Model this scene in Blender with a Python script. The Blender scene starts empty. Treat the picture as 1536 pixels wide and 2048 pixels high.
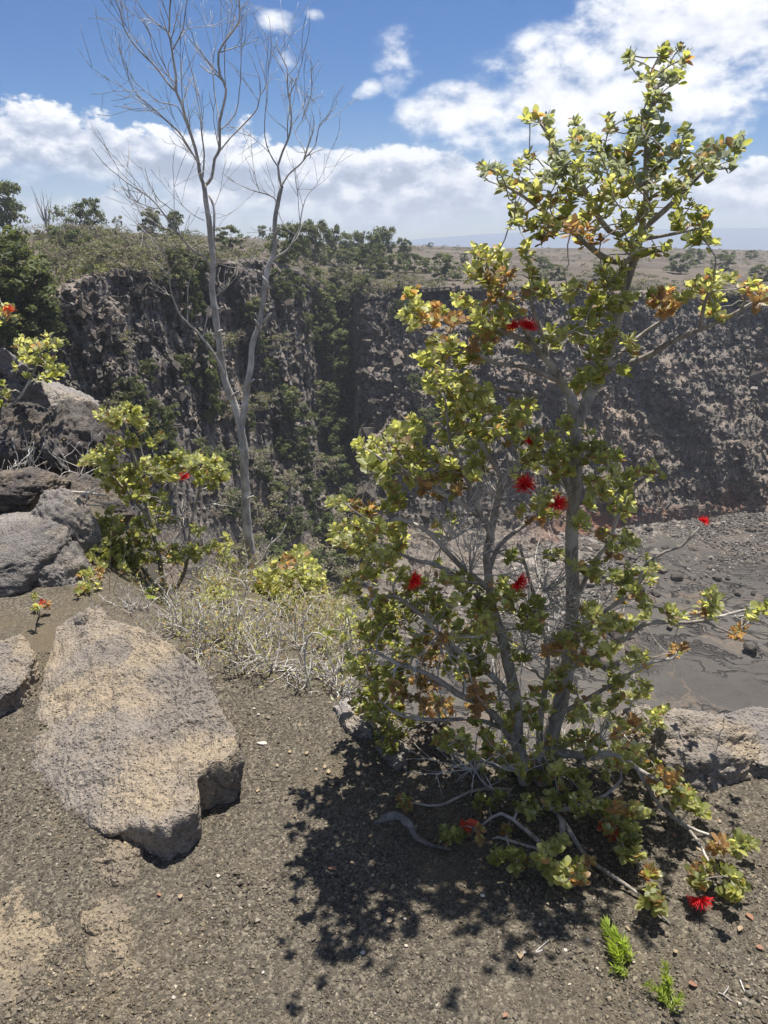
import bpy, math, random
import numpy as np
from mathutils import Vector, Matrix
from mathutils.bvhtree import BVHTree

# ------------------------------------------------------------------ camera
scene = bpy.context.scene
COL = scene.collection
FPX, CX, CY = 1500.0, 768.0, 1024.0          # focal length in photo pixels, picture centre
PITCH = math.radians(19.6)
CAM = np.array([0.0, 0.0, 1.6])
camd = bpy.data.cameras.new('camera')
camd.sensor_fit = 'VERTICAL'
camd.sensor_height = 36.0
camd.lens = 36.0 * FPX / 2048.0
camd.clip_start, camd.clip_end = 0.05, 12000
cam = bpy.data.objects.new('camera', camd)
cam.location = CAM
cam.rotation_euler = (math.pi / 2 - PITCH, 0, 0)
COL.objects.link(cam)
scene.camera = cam

# ------------------------------------------------------------------ sun, sky, exposure
SUN_EL, SUN_AZ = math.radians(73.5), math.radians(28)
sund = bpy.data.lights.new('sun', 'SUN')
sund.energy, sund.angle, sund.color = 4.5, math.radians(0.53), (1.0, 0.95, 0.87)
sun = bpy.data.objects.new('sun', sund)
sdir = Vector((math.cos(SUN_EL) * math.sin(SUN_AZ), math.cos(SUN_EL) * math.cos(SUN_AZ), math.sin(SUN_EL)))
sun.rotation_euler = sdir.to_track_quat('Z', 'Y').to_euler()
sun.location = sdir * 50
COL.objects.link(sun)
vs = scene.view_settings
vs.view_transform, vs.look, vs.exposure, vs.gamma, vs.use_curve_mapping = 'Standard', 'None', 0.97, 1.0, False
scene.cycles.use_denoising = True
scene.cycles.max_bounces = 7
scene.cycles.transparent_max_bounces = 6
scene.cycles.volume_bounces = 0


class NT:
    """small helper to write node trees"""
    def __init__(s, tree):
        s.t = tree
        tree.nodes.clear()

    def n(s, typ, ins=None, **props):
        nd = s.t.nodes.new(typ)
        for k, v in props.items():
            setattr(nd, k, v)
        for k, v in (ins or {}).items():
            s.put(nd.inputs[k], v)
        return nd

    def put(s, sock, v):
        if isinstance(v, bpy.types.NodeSocket):
            s.t.links.new(v, sock)
        elif v is not None:
            if sock.type == 'RGBA' and len(v) == 3:
                v = (*v, 1)
            sock.default_value = v

    def m(s, op, a, b=None, c=None, clamp=False):
        nd = s.t.nodes.new('ShaderNodeMath')
        nd.operation, nd.use_clamp = op, clamp
        s.put(nd.inputs[0], a)
        s.put(nd.inputs[1], b)
        s.put(nd.inputs[2], c)
        return nd.outputs[0]

    def vm(s, op, a, b=None):
        nd = s.t.nodes.new('ShaderNodeVectorMath')
        nd.operation = op
        s.put(nd.inputs[0], a)
        s.put(nd.inputs[1], b)
        return nd.outputs[0]

    def smooth(s, x, lo, hi, a=0.0, b=1.0):
        nd = s.n('ShaderNodeMapRange', interpolation_type='SMOOTHSTEP')
        for k, v in zip(range(5), (x, lo, hi, a, b)):
            s.put(nd.inputs[k], v)
        return nd.outputs[0]

    def noise(s, vec, scale, detail=4, rough=0.55, dist=0.0, out=0):
        nd = s.n('ShaderNodeTexNoise', {'Vector': vec, 'Scale': scale, 'Detail': detail, 'Roughness': rough, 'Distortion': dist})
        return nd.outputs[out]

    def mix(s, f, a, b, blend='MIX'):
        nd = s.n('ShaderNodeMix', data_type='RGBA', blend_type=blend)
        s.put(nd.inputs[0], f)
        s.put(nd.inputs[6], a)
        s.put(nd.inputs[7], b)
        return nd.outputs[2]

    def ramp(s, f, stops, interp='LINEAR'):
        nd = s.n('ShaderNodeValToRGB', {'Fac': f})
        cr = nd.color_ramp
        cr.interpolation = interp
        top = max(1.0, max(max(c[:3]) for _, c in stops))
        while len(cr.elements) < len(stops):
            cr.elements.new(0.5)
        for e, (p, c) in zip(cr.elements, stops):
            e.position = p
            e.color = (c[0] / top, c[1] / top, c[2] / top, 1)
        return s.vm('MULTIPLY', nd.outputs[0], (top,) * 3) if top > 1 else nd.outputs[0]


def direction(x, y):
    """world direction of the picture point (x, y)"""
    u, v = (x - CX) / FPX, (CY - y) / FPX
    c, s = math.cos(PITCH), math.sin(PITCH)
    return np.array([u, c + v * s, -s + v * c])


def azel(x, y):
    d = direction(x, y)
    d = d / np.linalg.norm(d)
    return math.degrees(math.atan2(d[0], d[1])), math.degrees(math.asin(d[2]))


world = bpy.data.worlds.new('World')
scene.world = world
world.use_nodes = True
w = NT(world.node_tree)
sky = w.n('ShaderNodeTexSky', sky_type='NISHITA', sun_disc=False, sun_elevation=SUN_EL, sun_rotation=SUN_AZ,
          altitude=1200, air_density=1.0, dust_density=0.3, ozone_density=3.0)
skyc = w.n('ShaderNodeHueSaturation', {'Saturation': 1.7, 'Value': 0.58, 'Color': sky.outputs[0]}).outputs[0]
skyc = w.mix(1.0, skyc, (0.86, 0.93, 1.12), 'MULTIPLY')
vec = w.n('ShaderNodeTexCoord').outputs['Generated']
sx = w.n('ShaderNodeSeparateXYZ', {0: vec})
az = w.m('MULTIPLY', w.m('ARCTAN2', sx.outputs[0], sx.outputs[1]), 57.2958)
el = w.m('MULTIPLY', w.m('ARCSINE', sx.outputs[2]), 57.2958)
stretch = w.vm('MULTIPLY', vec, (1, 1, 1.7))
n_lo = w.noise(stretch, 7, 5, 0.55)
n_hi = w.noise(stretch, 26, 9, 0.62)
n_up = w.noise(w.vm('ADD', stretch, (0.004, 0.0, 0.022)), 26, 9, 0.62)
n_md = w.noise(stretch, 13, 6, 0.55)
n_mu = w.noise(w.vm('ADD', stretch, (0.006, 0.0, 0.035)), 13, 6, 0.55)
puff = w.m('ADD', w.m('MULTIPLY', w.m('SUBTRACT', n_hi, 0.5), 5.0), w.m('MULTIPLY', w.m('SUBTRACT', n_lo, 0.5), 4.0))


def band(points):
    """a curve over azimuth (degrees) given as a colour ramp scaled by 20"""
    f = w.m('DIVIDE', w.m('ADD', az, 45.0), 90.0, clamp=True)
    return w.m('MULTIPLY', w.ramp(f, [((a + 45) / 90, (v / 20,) * 3) for a, v in points], 'EASE'), 20.0)


btop = band([(-45, 7.5), (-26, 8.6), (-17, 8.0), (-11, 7.4), (-4, 6.6), (4, 6.2), (9, 5.0), (14, 4.0), (26, 5.2), (45, 7)])
bbot = band([(-45, 4), (-22, 4.6), (-17, 4.0), (-12, 1.6), (0, 1.2), (12, 1.3), (26, 1.6), (45, 2)])
topn = w.m('ADD', btop, w.m('MULTIPLY', puff, 0.9))
under = w.m('SUBTRACT', topn, el)
bank = w.m('MULTIPLY', w.smooth(under, -0.1, 0.55),
           w.smooth(w.m('SUBTRACT', el, w.m('ADD', bbot, w.m('MULTIPLY', w.m('SUBTRACT', n_lo, 0.5), 5.0))), -0.9, 1.1))
lowband = w.m('MULTIPLY', w.m('MULTIPLY', w.smooth(n_md, 0.46, 0.62), w.smooth(el, 0.8, 2.0)), w.smooth(el, 5.0, 3.0))
bank = w.m('MAXIMUM', bank, w.m('MULTIPLY', lowband, 0.75))
field = None
for (px, py, rx, ry, rot, k) in [(1420, 60, 17, 5.4, 22, 1.2), (1180, 165, 9, 3.0, 20, 1.1), (915, 215, 4.2, 1.7, 12, 1.15), (1400, 215, 11, 1.7, 4, 0.72),
                                 (795, 120, 2.2, 2.0, 50, 0.72), (740, 175, 1.5, 0.8, 20, 0.5), (555, 45, 2.2, 0.9, -15, 0.6),
                                 (630, 30, 0.8, 0.5, 0, 0.45), (1495, 185, 1.6, 1.0, 20, 0.6), (575, 130, 1.1, 1.4, 0, 0.35)]:
    a0, e0 = azel(px, py)
    ca, sa = math.cos(math.radians(rot)), math.sin(math.radians(rot))
    da, de = w.m('SUBTRACT', az, a0), w.m('SUBTRACT', el, e0)
    p = w.m('DIVIDE', w.m('ADD', w.m('MULTIPLY', da, ca), w.m('MULTIPLY', de, sa)), rx)
    q = w.m('DIVIDE', w.m('SUBTRACT', w.m('MULTIPLY', de, ca), w.m('MULTIPLY', da, sa)), ry)
    r2 = w.m('ADD', w.m('MULTIPLY', p, p), w.m('MULTIPLY', q, q))
    g = w.m('SUBTRACT', k, r2)
    field = g if field is None else w.m('MAXIMUM', field, g)
field = w.m('MAXIMUM', field, -1.4)
soft = w.m('ADD', w.m('MULTIPLY', w.m('SUBTRACT', n_md, 0.5), 3.2), w.m('MULTIPLY', w.m('SUBTRACT', n_hi, 0.5), 1.3))
upper = w.smooth(w.m('ADD', w.m('MULTIPLY', field, 0.55), w.m('MULTIPLY', soft, 0.42)), -0.05, 0.6)
scatter = w.m('MULTIPLY', w.smooth(w.noise(vec, 2.6, 8, 0.6), 0.47, 0.64), w.smooth(el, 22.0, 32.0))  # unseen clouds overhead, cover thickened to add neutral fill light
alpha = w.m('MAXIMUM', w.m('MAXIMUM', bank, upper), scatter)
relief = w.m('ADD', w.m('MULTIPLY', w.m('SUBTRACT', n_hi, n_up), 2.0), w.m('MULTIPLY', w.m('SUBTRACT', n_md, n_mu), 2.6))
relief = w.m('MULTIPLY', relief, w.m('SUBTRACT', 1.0, w.m('MULTIPLY', upper, 0.65)))
rim = w.smooth(under, 2.4, 0.2)
upright = w.m('MULTIPLY', upper, w.smooth(field, -0.2, 0.9, 0.25, 0.8))
shade = w.m('ADD', w.m('ADD', 0.40, relief), w.m('MAXIMUM', w.m('MULTIPLY', rim, 0.42), w.m('MULTIPLY', upright, 0.40)), clamp=True)
cloudc = w.ramp(shade, [(0.0, (2.4, 2.9, 4.0)), (0.4, (4.2, 4.7, 5.8)), (0.75, (6.9, 7.1, 7.6)), (1.0, (8.8, 8.8, 8.7))])
skymix = w.mix(w.m('MULTIPLY', alpha, 0.96), skyc, cloudc)
bg = w.n('ShaderNodeBackground', {'Color': skymix, 'Strength': 0.07})
w.t.links.new(bg.outputs[0], w.n('ShaderNodeOutputWorld').inputs[0])

# ------------------------------------------------------------------ numeric helpers
rng = np.random.default_rng(7)


def P(x, y, d):
    """point seen at picture (x, y) whose forward distance is d metres"""
    r = direction(x, y)
    return CAM + r * (d / r[1])


def G(x, y, z=0.0):
    """point seen at picture (x, y) at height z"""
    r = direction(x, y)
    return CAM + r * ((z - CAM[2]) / r[2])


def project(p):
    p = np.atleast_2d(p) - CAM
    c, s = math.cos(PITCH), math.sin(PITCH)
    dep = p[:, 1] * c - p[:, 2] * s
    up = p[:, 1] * s + p[:, 2] * c
    return np.stack([CX + FPX * p[:, 0] / dep, CY - FPX * up / dep, dep], 1)


def norm(v):
    return v / np.maximum(np.linalg.norm(v, axis=-1, keepdims=True), 1e-9)


_perm = np.random.default_rng(3).permutation(4096)
_grad = norm(np.random.default_rng(4).normal(size=(4096, 3)))
_val = np.random.default_rng(5).random((4096, 4))


def _hash(i, seed):
    h = _perm[(i[..., 0] + seed * 17) & 4095]
    h = _perm[(h + i[..., 1]) & 4095]
    return _perm[(h + i[..., 2]) & 4095]


def perlin(p, seed=0):
    i = np.floor(p).astype(np.int64)
    f = p - i
    u = f * f * f * (f * (f * 6 - 15) + 10)
    out = 0
    for dx in (0, 1):
        for dy in (0, 1):
            for dz in (0, 1):
                o = np.array([dx, dy, dz])
                g = _grad[_hash(i + o, seed)]
                d = ((f - o) * g).sum(-1)
                wt = (u[..., 0] if dx else 1 - u[..., 0]) * (u[..., 1] if dy else 1 - u[..., 1]) * (u[..., 2] if dz else 1 - u[..., 2])
                out = out + wt * d
    return out * 1.5


def fbm(p, octs=4, seed=0, gain=0.5):
    out, a = 0, 1.0
    for k in range(octs):
        out = out + a * perlin(p, seed + k)
        p, a = p * 2.03 + 3.1, a * gain
    return out


def worley(p, seed=0):
    """F1, F2 distances and four random numbers of the nearest cell"""
    i = np.floor(p).astype(np.int64)
    f1 = np.full(p.shape[:-1], 9.0)
    f2 = f1.copy()
    idx = np.zeros(p.shape[:-1], dtype=np.int64)
    for dx in (-1, 0, 1):
        for dy in (-1, 0, 1):
            for dz in (-1, 0, 1):
                c = i + np.array([dx, dy, dz])
                h = _hash(c, seed)
                d = np.linalg.norm(c + _val[h, :3] - p, axis=-1)
                near = d < f1
                f2 = np.where(near, f1, np.minimum(f2, d))
                idx = np.where(near, h, idx)
                f1 = np.where(near, d, f1)
    return f1, f2, _val[idx]


def smoothstep(a, b, x):
    t = np.clip((x - a) / (b - a), 0, 1)
    return t * t * (3 - 2 * t)


# ------------------------------------------------------------------ object helpers
def make_mesh(name, v, f, mats=(), midx=None, smooth=False, color=None):
    """f: an (n, k) array, or a list of such arrays"""
    fs = [a for a in (f if isinstance(f, list) else [f]) if len(a)]
    me = bpy.data.meshes.new(name)
    v = np.asarray(v, dtype=np.float32)
    me.vertices.add(len(v))
    me.vertices.foreach_set('co', v.ravel())
    loops = np.concatenate([np.asarray(a).ravel() for a in fs]).astype(np.int32)
    tot = np.concatenate([np.full(len(a), np.asarray(a).shape[1]) for a in fs]).astype(np.int32)
    me.loops.add(len(loops))
    me.loops.foreach_set('vertex_index', loops)
    me.polygons.add(len(tot))
    me.polygons.foreach_set('loop_start', (np.cumsum(tot) - tot).astype(np.int32))
    me.polygons.foreach_set('loop_total', tot)
    for m in mats:
        me.materials.append(m)
    if midx is not None:
        me.polygons.foreach_set('material_index', np.asarray(midx, dtype=np.int32))
    me.polygons.foreach_set('use_smooth', np.full(len(tot), bool(smooth)))
    if color is not None:
        at = me.color_attributes.new('tint', 'FLOAT_COLOR', 'POINT')
        at.data.foreach_set('color', np.asarray(color, dtype=np.float32).ravel())
    me.update(calc_edges=True)
    me.validate()
    return me


def link(name, me, parent=None, loc=None, rot=None, scale=None):
    o = bpy.data.objects.new(name, me)
    COL.objects.link(o)
    if parent is not None:
        o.parent = parent
    if loc is not None:
        o.location = [float(c) for c in loc]
    if rot is not None:
        o.rotation_euler = rot
    if scale is not None:
        o.scale = scale if hasattr(scale, '__len__') else (scale,) * 3
    return o


def tag(o, label=None, cat=None, group=None, kind=None):
    for k, v in (('label', label), ('category', cat), ('group', group), ('kind', kind)):
        if v:
            o[k] = v
    return o


def thing(name, label, cat, loc, group=None):
    e = link(name, None, loc=loc)
    e.empty_display_size = 0.1
    return tag(e, label, cat, group)


def grid_faces(nu, nv):
    i = np.arange(nu - 1)[:, None] * nv + np.arange(nv - 1)[None]
    i = i.ravel()
    return np.stack([i, i + nv, i + nv + 1, i + 1], 1)


def tubes(lines, sides=6):
    """lines: list of (points, radii). One mesh of tapering tubes."""
    V, F, n0 = [], [], 0
    ang = np.arange(sides) * 2 * math.pi / sides
    for pts, rad in lines:
        pts = np.asarray(pts, float)
        n = len(pts)
        tan = norm(np.gradient(pts, axis=0))
        ref = np.array([0.31, 0.9, 0.2]) if abs(tan[0][2]) > 0.7 else np.array([0.1, 0.2, 1.0])
        fr = norm(np.cross(tan[0], ref))
        ring = []
        for k in range(n):
            fr = norm(fr - tan[k] * (fr @ tan[k]))
            bi = np.cross(tan[k], fr)
            ring.append(pts[k] + rad[k] * (np.cos(ang)[:, None] * fr + np.sin(ang)[:, None] * bi))
        V.append(np.concatenate(ring + [pts[:1], pts[-1:]]))
        i = (np.arange(n - 1)[:, None] * sides + np.arange(sides)[None]).ravel()
        j = (np.arange(n - 1)[:, None] * sides + (np.arange(sides)[None] + 1) % sides).ravel()
        q = np.stack([i, j, j + sides, i + sides], 1)
        a = np.arange(sides)
        cap = np.stack([np.full(sides, n * sides + 1), (n - 1) * sides + a, (n - 1) * sides + (a + 1) % sides, (n - 1) * sides + (a + 1) % sides], 1)
        F.append((q + n0, cap[:, :3] + n0))
        n0 += n * sides + 2
    return np.concatenate(V), [np.concatenate([q for q, _ in F]), np.concatenate([c for _, c in F])]


def spline(pts, step=0.03):
    """Catmull-Rom through the points, resampled"""
    p = np.asarray(pts, float)
    p = np.vstack([2 * p[0] - p[1], p, 2 * p[-1] - p[-2]])
    out = []
    for k in range(1, len(p) - 2):
        m = max(2, int(np.linalg.norm(p[k + 1] - p[k]) / step))
        t = np.linspace(0, 1, m, endpoint=False)[:, None]
        a, b, c, d = p[k - 1], p[k], p[k + 1], p[k + 2]
        out.append(0.5 * (2 * b + (c - a) * t + (2 * a - 5 * b + 4 * c - d) * t * t + (3 * b - a - 3 * c + d) * t ** 3))
    return np.vstack(out + [p[-2:-1]])


# ------------------------------------------------------------------ materials
def material(name, build, disp=False):
    m = bpy.data.materials.new(name)
    m.use_nodes = True
    t = NT(m.node_tree)
    out = t.n('ShaderNodeOutputMaterial')
    t.t.links.new(build(t), out.inputs[0])
    return m


def principled(t, col, rough=0.8, spec=0.3, normal=None, **k):
    ins = {'Base Color': col, 'Roughness': rough, 'Specular IOR Level': spec, 'Normal': normal}
    ins.update(k)
    return t.n('ShaderNodeBsdfPrincipled', ins).outputs[0]


def bump(t, h, dist, strength=1.0, normal=None):
    return t.n('ShaderNodeBump', {'Height': h, 'Distance': dist, 'Strength': strength, 'Normal': normal}).outputs[0]


def pos(t):
    return t.n('ShaderNodeNewGeometry').outputs['Position']


def m_cinder(t):
    p = pos(t)
    big = t.noise(p, 0.9, 5, 0.6)
    med = t.noise(p, 7, 5, 0.65)
    cell = t.n('ShaderNodeTexVoronoi', {'Vector': p, 'Scale': 130.0})
    c = t.ramp(cell.outputs['Color'], [(0.0, (0.04, 0.034, 0.027)), (0.6, (0.105, 0.09, 0.068)), (1.0, (0.23, 0.2, 0.15))])
    c = t.mix(t.smooth(big, 0.5, 0.68), c, (0.12, 0.095, 0.06))
    c = t.mix(t.m('MULTIPLY', t.smooth(med, 0.58, 0.75), 0.5), c, (0.17, 0.135, 0.085))
    h = t.m('ADD', t.m('MULTIPLY', cell.outputs['Distance'], -1.0), t.m('MULTIPLY', med, 2.0))
    return principled(t, c, 0.85, 0.25, bump(t, h, 0.006))


def m_tinted(name, rough=0.7, spec=0.3, noise_amt=0.35, scale=40):
    def build(t):
        a = t.n('ShaderNodeVertexColor', layer_name='tint').outputs[0]
        n = t.noise(pos(t), scale, 3, 0.6)
        c = t.mix(1.0, a, t.ramp(n, [(0.2, (1 - noise_amt,) * 3), (0.8, (1 + noise_amt,) * 3)]), 'MULTIPLY')
        return principled(t, c, rough, spec)
    return material(name, build)


def rock_material(name, base, dark, tan, tan_amt, scale=1.0, pit=1.0):
    def build(t):
        p = pos(t)
        n1 = t.noise(p, 2.2 * scale, 6, 0.62)
        n2 = t.noise(p, 22 * scale, 5, 0.7)
        n3 = t.noise(p, 110 * scale, 3, 0.6)
        n4 = t.noise(t.vm('ADD', p, (5.3, 1.7, 2.2)), 3.1 * scale, 7, 0.65, 0.4)
        vor = t.n('ShaderNodeTexVoronoi', {'Vector': p, 'Scale': 75.0 * scale}).outputs['Distance']
        c = t.mix(t.smooth(n1, 0.35, 0.65), dark, base)
        c = t.mix(t.m('MULTIPLY', t.smooth(n4, 0.5 - tan_amt * 0.2, 0.68 - tan_amt * 0.12), 0.9), c, tan)
        c = t.mix(t.smooth(n2, 0.44, 0.3), c, t.mix(1.0, c, (0.62, 0.6, 0.58), 'MULTIPLY'))
        c = t.mix(t.smooth(n3, 0.5, 0.64), c, t.mix(1.0, c, (1.28, 1.26, 1.23), 'MULTIPLY'))
        c = t.mix(t.smooth(n3, 0.44, 0.34), c, t.mix(1.0, c, (0.62, 0.61, 0.6), 'MULTIPLY'))
        h = t.m('ADD', t.m('MULTIPLY', n2, 1.0), t.m('ADD', t.m('MULTIPLY', n3, 0.45), t.m('MULTIPLY', t.smooth(vor, 0.0, 0.35), 0.35)))
        return principled(t, c, 0.92, 0.15, bump(t, h, 0.022 * pit / scale))
    return material(name, build)


M = {}
M['cinder'] = material('cinder', m_cinder)
M['stone_tint'] = m_tinted('loose cinder', 0.6, 0.4, 0.3, 300)
M['boulder'] = rock_material('weathered lava boulder', (0.255, 0.224, 0.192), (0.19, 0.168, 0.147), (0.32, 0.26, 0.185), 0.32)
M['boulder_grey'] = rock_material('grey lava boulder', (0.235, 0.216, 0.2), (0.145, 0.132, 0.123), (0.28, 0.245, 0.2), 0.1)
M['boulder_dark'] = rock_material('dark lava boulder', (0.135, 0.12, 0.11), (0.075, 0.066, 0.062), (0.2, 0.165, 0.13), 0.1, 0.8)
M['boulder_pale'] = rock_material('lichen covered lava', (0.36, 0.34, 0.315), (0.2, 0.18, 0.165), (0.3, 0.25, 0.19), 0.1, 1.2)
M['boulder_tan'] = rock_material('tan lava outcrop', (0.215, 0.18, 0.138), (0.14, 0.12, 0.095), (0.28, 0.228, 0.16), 0.3)
M['outcrop'] = rock_material('lava outcrop', (0.26, 0.24, 0.225), (0.18, 0.165, 0.155), (0.3, 0.26, 0.21), 0.2, 0.25)


def m_wall(t):
    p = pos(t)
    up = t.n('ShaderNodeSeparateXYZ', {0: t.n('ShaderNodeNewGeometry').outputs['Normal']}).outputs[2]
    n1 = t.noise(p, 0.09, 6, 0.6)
    n2 = t.noise(p, 1.3, 5, 0.7)
    n3 = t.noise(t.vm('ADD', p, (40, 3, 9)), 0.07, 5, 0.6)
    sepp = t.n('ShaderNodeSeparateXYZ', {0: p}).outputs
    strata = t.noise(t.vm('MULTIPLY', p, (0.06, 0.06, 1.1)), 1.0, 4, 0.6)
    c = t.mix(t.smooth(n2, 0.32, 0.68), (0.10, 0.088, 0.079), (0.245, 0.218, 0.193))
    c = t.mix(t.smooth(strata, 0.5, 0.65), c, (0.22, 0.18, 0.145))
    c = t.mix(t.m('MULTIPLY', t.smooth(n1, 0.48, 0.66), 0.7), c, (0.32, 0.25, 0.19))
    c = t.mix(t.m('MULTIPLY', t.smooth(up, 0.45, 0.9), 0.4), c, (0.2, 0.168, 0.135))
    red = t.m('MULTIPLY', t.m('MULTIPLY', t.m('MULTIPLY', t.smooth(sepp[2], -25.5, -28.5), t.smooth(sepp[0], 14.0, 24.0)), t.smooth(n3, 0.40, 0.54)), 0.8)
    c = t.mix(red, c, (0.22, 0.095, 0.06))
    return principled(t, c, 0.92, 0.15, bump(t, n2, 0.35))


M['wall'] = material('crater wall basalt', m_wall)


def m_block(t):
    p = pos(t)
    r = t.n('ShaderNodeObjectInfo').outputs['Random']
    n2 = t.noise(p, 2.0, 4, 0.65)
    c = t.ramp(r, [(0.0, (0.065, 0.057, 0.05)), (0.6, (0.115, 0.10, 0.087)), (1.0, (0.17, 0.147, 0.12))])
    c = t.mix(1.0, c, t.ramp(n2, [(0.25, (0.55, 0.55, 0.56)), (0.75, (1.3, 1.27, 1.22))]), 'MULTIPLY')
    return principled(t, c, 0.92, 0.15, bump(t, n2, 0.15))


M['block'] = material('basalt block', m_block)


def m_plain(t):
    p = pos(t)
    n1 = t.noise(p, 0.05, 6, 0.62)
    n2 = t.noise(p, 0.6, 6, 0.7)
    c = t.mix(t.smooth(n1, 0.38, 0.62), (0.085, 0.07, 0.057), (0.14, 0.117, 0.095))
    c = t.mix(t.m('MULTIPLY', t.smooth(n2, 0.5, 0.7), 0.65), c, (0.065, 0.066, 0.045))
    return principled(t, c, 0.95, 0.1, bump(t, n2, 0.3))


M['plain'] = material('cinder plain', m_plain)


def m_floor(t):
    p = pos(t)
    n1 = t.noise(p, 0.06, 6, 0.6)
    n2 = t.noise(p, 1.1, 6, 0.7)
    q = t.vm('ADD', p, t.vm('MULTIPLY', t.n('ShaderNodeTexNoise', {'Vector': p, 'Scale': 0.25, 'Detail': 4.0}).outputs['Color'], (9, 9, 0)))
    rq = t.n('ShaderNodeVectorRotate', {'Vector': q, 'Angle': 0.5}, rotation_type='Z_AXIS').outputs[0]
    ca = t.noise(t.vm('MULTIPLY', rq, (0.10, 0.42, 0)), 1.0, 3, 0.5)
    cb_ = t.noise(t.vm('MULTIPLY', q, (0.08, 0.30, 0)), 1.0, 2, 0.5)
    msk = t.smooth(t.noise(p, 0.12, 3, 0.5), 0.38, 0.52)
    l1 = t.smooth(t.m('ABSOLUTE', t.m('SUBTRACT', ca, 0.48)), 0.026, 0.006)
    l2 = t.smooth(t.m('ABSOLUTE', t.m('SUBTRACT', cb_, 0.53)), 0.016, 0.003)
    crack = t.m('MULTIPLY', t.m('MAXIMUM', l1, l2), msk)
    c = t.mix(t.smooth(n1, 0.35, 0.65), (0.07, 0.063, 0.057), (0.105, 0.094, 0.083))
    c = t.mix(t.m('MULTIPLY', t.smooth(n2, 0.5, 0.72), 0.6), c, (0.05, 0.045, 0.041))
    tan = t.noise(t.vm('ADD', t.vm('MULTIPLY', q, (0.12, 0.05, 0)), (3, 8, 0)), 1.0, 5, 0.6)
    c = t.mix(t.m('MULTIPLY', t.smooth(t.m('ABSOLUTE', t.m('SUBTRACT', tan, 0.5)), 0.016, 0.0), 0.4), c, (0.2, 0.145, 0.10))
    c = t.mix(t.m('MULTIPLY', crack, 0.85), c, (0.03, 0.027, 0.025))
    h = t.m('SUBTRACT', t.m('MULTIPLY', n2, 0.5), crack)
    return principled(t, c, 0.8, 0.25, bump(t, h, 0.5))


M['floor'] = material('crater floor lava', m_floor)


def bark(name, a, b, light, scale=60):
    def build(t):
        p = pos(t)
        n = t.noise(t.vm('MULTIPLY', p, (1, 1, 0.35)), scale, 6, 0.7)
        n2 = t.noise(p, scale * 0.12, 4, 0.6)
        c = t.mix(t.smooth(n, 0.3, 0.7), a, b)
        c = t.mix(t.m('MULTIPLY', t.smooth(n2, 0.48, 0.66), 0.8), c, light)
        return principled(t, c, 0.85, 0.2, bump(t, n, 0.5 / scale))
    return material(name, build)


M['bark'] = bark('grey bark', (0.19, 0.165, 0.14), (0.42, 0.38, 0.33), (0.6, 0.56, 0.51))
M['dead'] = bark('dead silver wood', (0.25, 0.23, 0.205), (0.50, 0.465, 0.425), (0.72, 0.69, 0.65), 40)
M['twig'] = bark('bleached twig', (0.34, 0.31, 0.28), (0.55, 0.52, 0.48), (0.66, 0.64, 0.6), 90)
M['root'] = bark('old root wood', (0.09, 0.08, 0.07), (0.2, 0.18, 0.16), (0.27, 0.25, 0.23), 120)
M['farbark'] = bark('far bark', (0.12, 0.11, 0.10), (0.2, 0.185, 0.17), (0.3, 0.28, 0.26), 4)


def leaf_material(name, col, trans, vary=0.25, rough=0.42, share=0.42, scale=9.0, spec=0.4):
    def build(t):
        n = t.noise(pos(t), scale, 3, 0.6)
        k = t.ramp(n, [(0.25, (1 - vary,) * 3), (0.75, (1 + vary, 1 + vary, 1 + vary * 0.7))])
        pr = principled(t, t.mix(1.0, col, k, 'MULTIPLY'), rough, spec)
        tr = t.n('ShaderNodeBsdfTranslucent', {'Color': t.mix(1.0, trans, k, 'MULTIPLY')}).outputs[0]
        return t.n('ShaderNodeMixShader', {0: share, 1: pr, 2: tr}).outputs[0]
    return material(name, build)


LEAF = [leaf_material('leaf deep green', (0.15, 0.17, 0.065), (0.44, 0.46, 0.09), share=0.55),
        leaf_material('leaf green', (0.235, 0.255, 0.105), (0.58, 0.59, 0.14), share=0.56),
        leaf_material('leaf yellow green', (0.37, 0.385, 0.165), (0.76, 0.74, 0.23), share=0.58),
        leaf_material('leaf pale tip', (0.46, 0.475, 0.30), (0.72, 0.72, 0.38), share=0.5),
        leaf_material('leaf orange', (0.38, 0.24, 0.12), (0.68, 0.40, 0.14), share=0.52),
        leaf_material('leaf rust', (0.25, 0.165, 0.09), (0.46, 0.28, 0.10), share=0.5),
        leaf_material('leaf grey green', (0.29, 0.32, 0.22), (0.42, 0.46, 0.27), share=0.46),  # woolly undersides, with some crown haze mixed into the colour
        leaf_material('leaf red', (0.48, 0.07, 0.035), (0.65, 0.08, 0.04))]
FAR = [leaf_material('far foliage dark', (0.075, 0.098, 0.042), (0.13, 0.15, 0.035), 0.5, 0.6, 0.4, 0.8, 0.2),
       leaf_material('far foliage mid', (0.12, 0.145, 0.065), (0.20, 0.22, 0.06), 0.5, 0.6, 0.4, 0.8, 0.2),
       leaf_material('far foliage olive', (0.18, 0.185, 0.09), (0.27, 0.26, 0.09), 0.5, 0.6, 0.4, 0.8, 0.2),
       leaf_material('far foliage dry', (0.21, 0.19, 0.15), (0.2, 0.17, 0.11), 0.4, 0.8, 0.2, 0.8, 0.1)]
M['red'] = leaf_material('red stamens', (0.85, 0.03, 0.04), (0.9, 0.05, 0.045), 0.35, 0.5, 0.4, 120)
M['bud'] = leaf_material('woolly bud', (0.5, 0.47, 0.42), (0.3, 0.28, 0.22), 0.3, 0.9, 0.2, 80, 0.1)
M['fern'] = leaf_material('fern green', (0.30, 0.38, 0.07), (0.55, 0.65, 0.08), 0.2, 0.4, 0.45, 12)
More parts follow.
